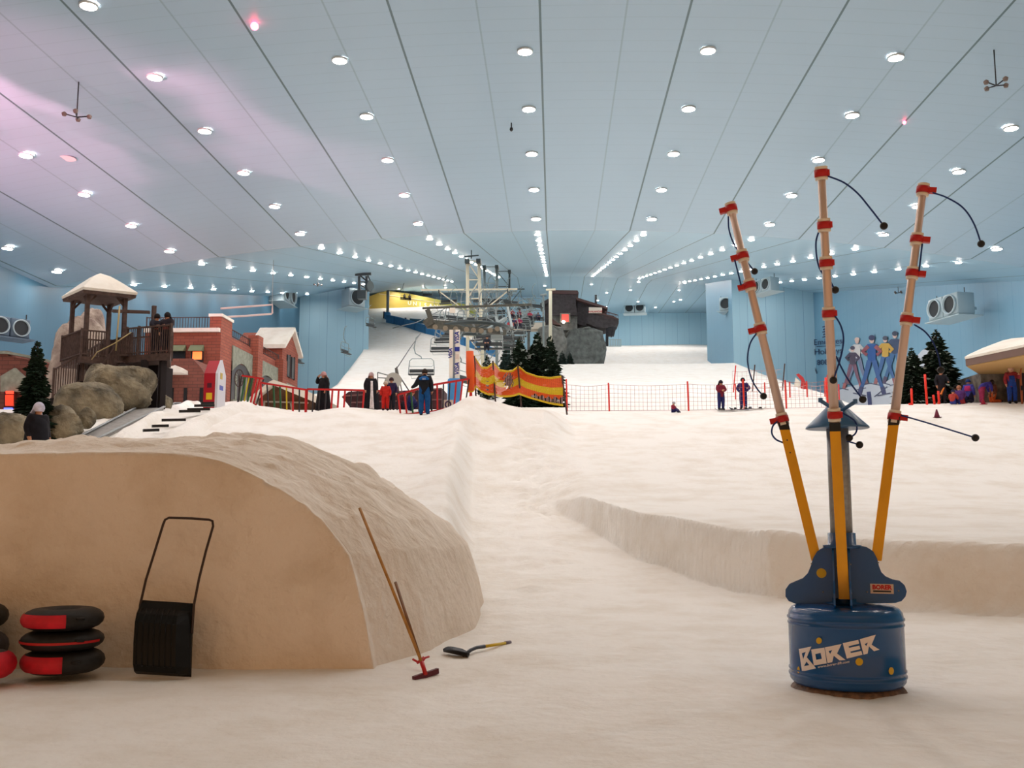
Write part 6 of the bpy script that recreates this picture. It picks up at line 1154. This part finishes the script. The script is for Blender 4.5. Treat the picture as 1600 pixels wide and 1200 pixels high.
c = ceil_hit(105, 247); b = MB(); b.lathe([(.55, -.04), (.5, -.02), (.5, 0)], n=24); o = b.obj('ceiling_plate', mat('plate_pink_white', (240, 226, 232), .5)); o.location = c; MW[o] = Matrix.Translation(c); tag(o, 'round unlit white plate on the pink lit ceiling at left', 'ceiling plate')
# ================================================================ MURAL ON THE RIGHT WALL
XW = 44.9
T = thing('wall_mural', 'huge printed mural of skiers with holiday lettering on the right wall', 'mural', (XW, 140, 20))
def wp(px, y, e=0.0): d = ray(px, y); return Vector((XW - e, d[1] * (XW - e) / d[0], 1.6 + d[2] * (XW - e) / d[0]))
def patch(poly, name, rgb, e=.02): b = MB(); b.loft([[wp(x, y, e) for x, y in poly], [wp(x, y, e) + Vector((.015, 0, 0)) for x, y in poly]], smooth=False); return bb(b, name, mat('print_%d_%d_%d' % rgb, rgb, .6), T)
patch([(1294, 650), (1294, 618), (1320, 606), (1345, 600), (1385, 596), (1412, 580), (1440, 548), (1466, 532), (1474, 650)], 'printed_snow', (206, 214, 226), .02)
def limb(pts, w, name, rgb, e):
    pts = [np.array(p, float) for p in pts]; Lf, Rt = [], []
    for k, p in enumerate(pts): t_ = pts[min(k + 1, len(pts) - 1)] - pts[max(k - 1, 0)]; n_ = np.array([-t_[1], t_[0]]) / (np.linalg.norm(t_) + 1e-6); ww = w[k] if isinstance(w, (list, tuple)) else w; Lf.append(p + n_ * ww / 2); Rt.append(p - n_ * ww / 2)
    patch([tuple(p) for p in Lf + Rt[::-1]], name, rgb, e)
def oval(cx, cy, rx, ry, name, rgb, e): patch([(cx + rx * math.cos(2 * math.pi * k / 14), cy + ry * math.sin(2 * math.pi * k / 14)) for k in range(14)], name, rgb, e)
def skier(cx, hy, s, head, jac, arm, tr, boot, e, armsout=True, lean=0):
    oval(cx, hy, 3.6 * s, 5 * s, 'printed_face', (216, 186, 176), e + .01); oval(cx, hy - 3 * s, 4.6 * s, 4 * s, 'printed_hat', head, e + .02)
    patch([(cx - 6.5 * s, hy + 6 * s), (cx + 6.5 * s, hy + 6 * s), (cx + 5.5 * s, hy + 32 * s), (cx - 5.5 * s, hy + 32 * s)], 'printed_jacket', jac, e)
    for sx in (-1, 1):
        limb([(cx + sx * 5 * s, hy + 9 * s), (cx + sx * 13 * s, hy + 17 * s), (cx + sx * 7 * s, hy + 22 * s)], [6 * s, 5.5 * s, 5 * s], 'printed_arm', arm, e + .012)
        limb([(cx + sx * 3.5 * s, hy + 30 * s), (cx + sx * (9 + lean) * s, hy + 52 * s), (cx + sx * (16 + lean) * s, hy + 72 * s)], [7.5 * s, 6 * s, 4.5 * s], 'printed_leg', tr if sx < 0 or tr == boot else tr, e + .006)
        limb([(cx + sx * (15 + lean) * s, hy + 68 * s), (cx + sx * (18 + lean) * s, hy + 79 * s)], 6 * s, 'printed_boot', boot, e + .014)
        limb([(cx + sx * (8 + lean) * s, hy + 81 * s), (cx + sx * (27 + lean) * s, hy + 77 * s)], 1.5 * s, 'printed_ski', (84, 90, 120), e + .016)
skier(1398, 524, .95, (52, 60, 84), (54, 74, 110), (54, 74, 110), (64, 110, 160), (90, 80, 110), .03)
skier(1339, 533, .85, (216, 190, 180), (214, 214, 214), (200, 204, 208), (120, 130, 160), (130, 100, 110), .04)
skier(1383, 531, .88, (70, 76, 96), (206, 166, 70), (206, 166, 70), (70, 110, 166), (166, 106, 110), .05)
skier(1332, 546, .78, (74, 64, 84), (80, 70, 90), (74, 64, 88), (130, 90, 110), (176, 100, 100), .06)
skier(1362, 531, 1.08, (44, 54, 92), (40, 90, 160), (150, 78, 90), (60, 100, 160), (70, 76, 120), .07)
limb([(1357, 612), (1360, 640)], 6, 'printed_leg', (60, 70, 120), .08); limb([(1366, 620), (1386, 604)], 1.2, 'printed_ski', (84, 90, 120), .085)
limb([(1406, 560), (1420, 575)], 6, 'printed_leg', (70, 110, 160), .03)
M_PRINT = mat('print_ink', (36, 48, 92), .6)
def wtext(txt, px, y, size, rot=0.0):
    c, s_ = math.cos(rot), math.sin(rot); text_mesh(txt, size, 'lettering', M_PRINT, T, depth=0, bold=.0, bend=lambda co: wp(px + co.x * c + co.y * s_ , y - co.y * c + co.x * s_ * 1.0, .05) - Vector((XW, 140, 20)))
wtext('Emirates', 1293.5, 534, 13, -.06); wtext('Holidays', 1294, 549, 13, -.06); wtext('800', 1285, 566.5, 12, -.06); wtext('7', 1310.5, 563, 12, -.06)
for k, (dx, dy, w_) in enumerate(((0, 0, 5), (1, 4, 7), (0, 8, 8), (1, 12, 8), (0, 16, 7))): limb([(1285 + dx, 511 + dy), (1291 + dx, 509.5 + dy), (1297 + dx, 511 + dy)], 1.7, 'emblem_stroke', (36, 48, 92), .05)
limb([(1266, 550), (1276, 584)], 1.2, 'printed_line', (70, 80, 110), .05); limb([(1276, 541.5), (1312, 539.5)], .9, 'printed_line', (36, 48, 92), .05)
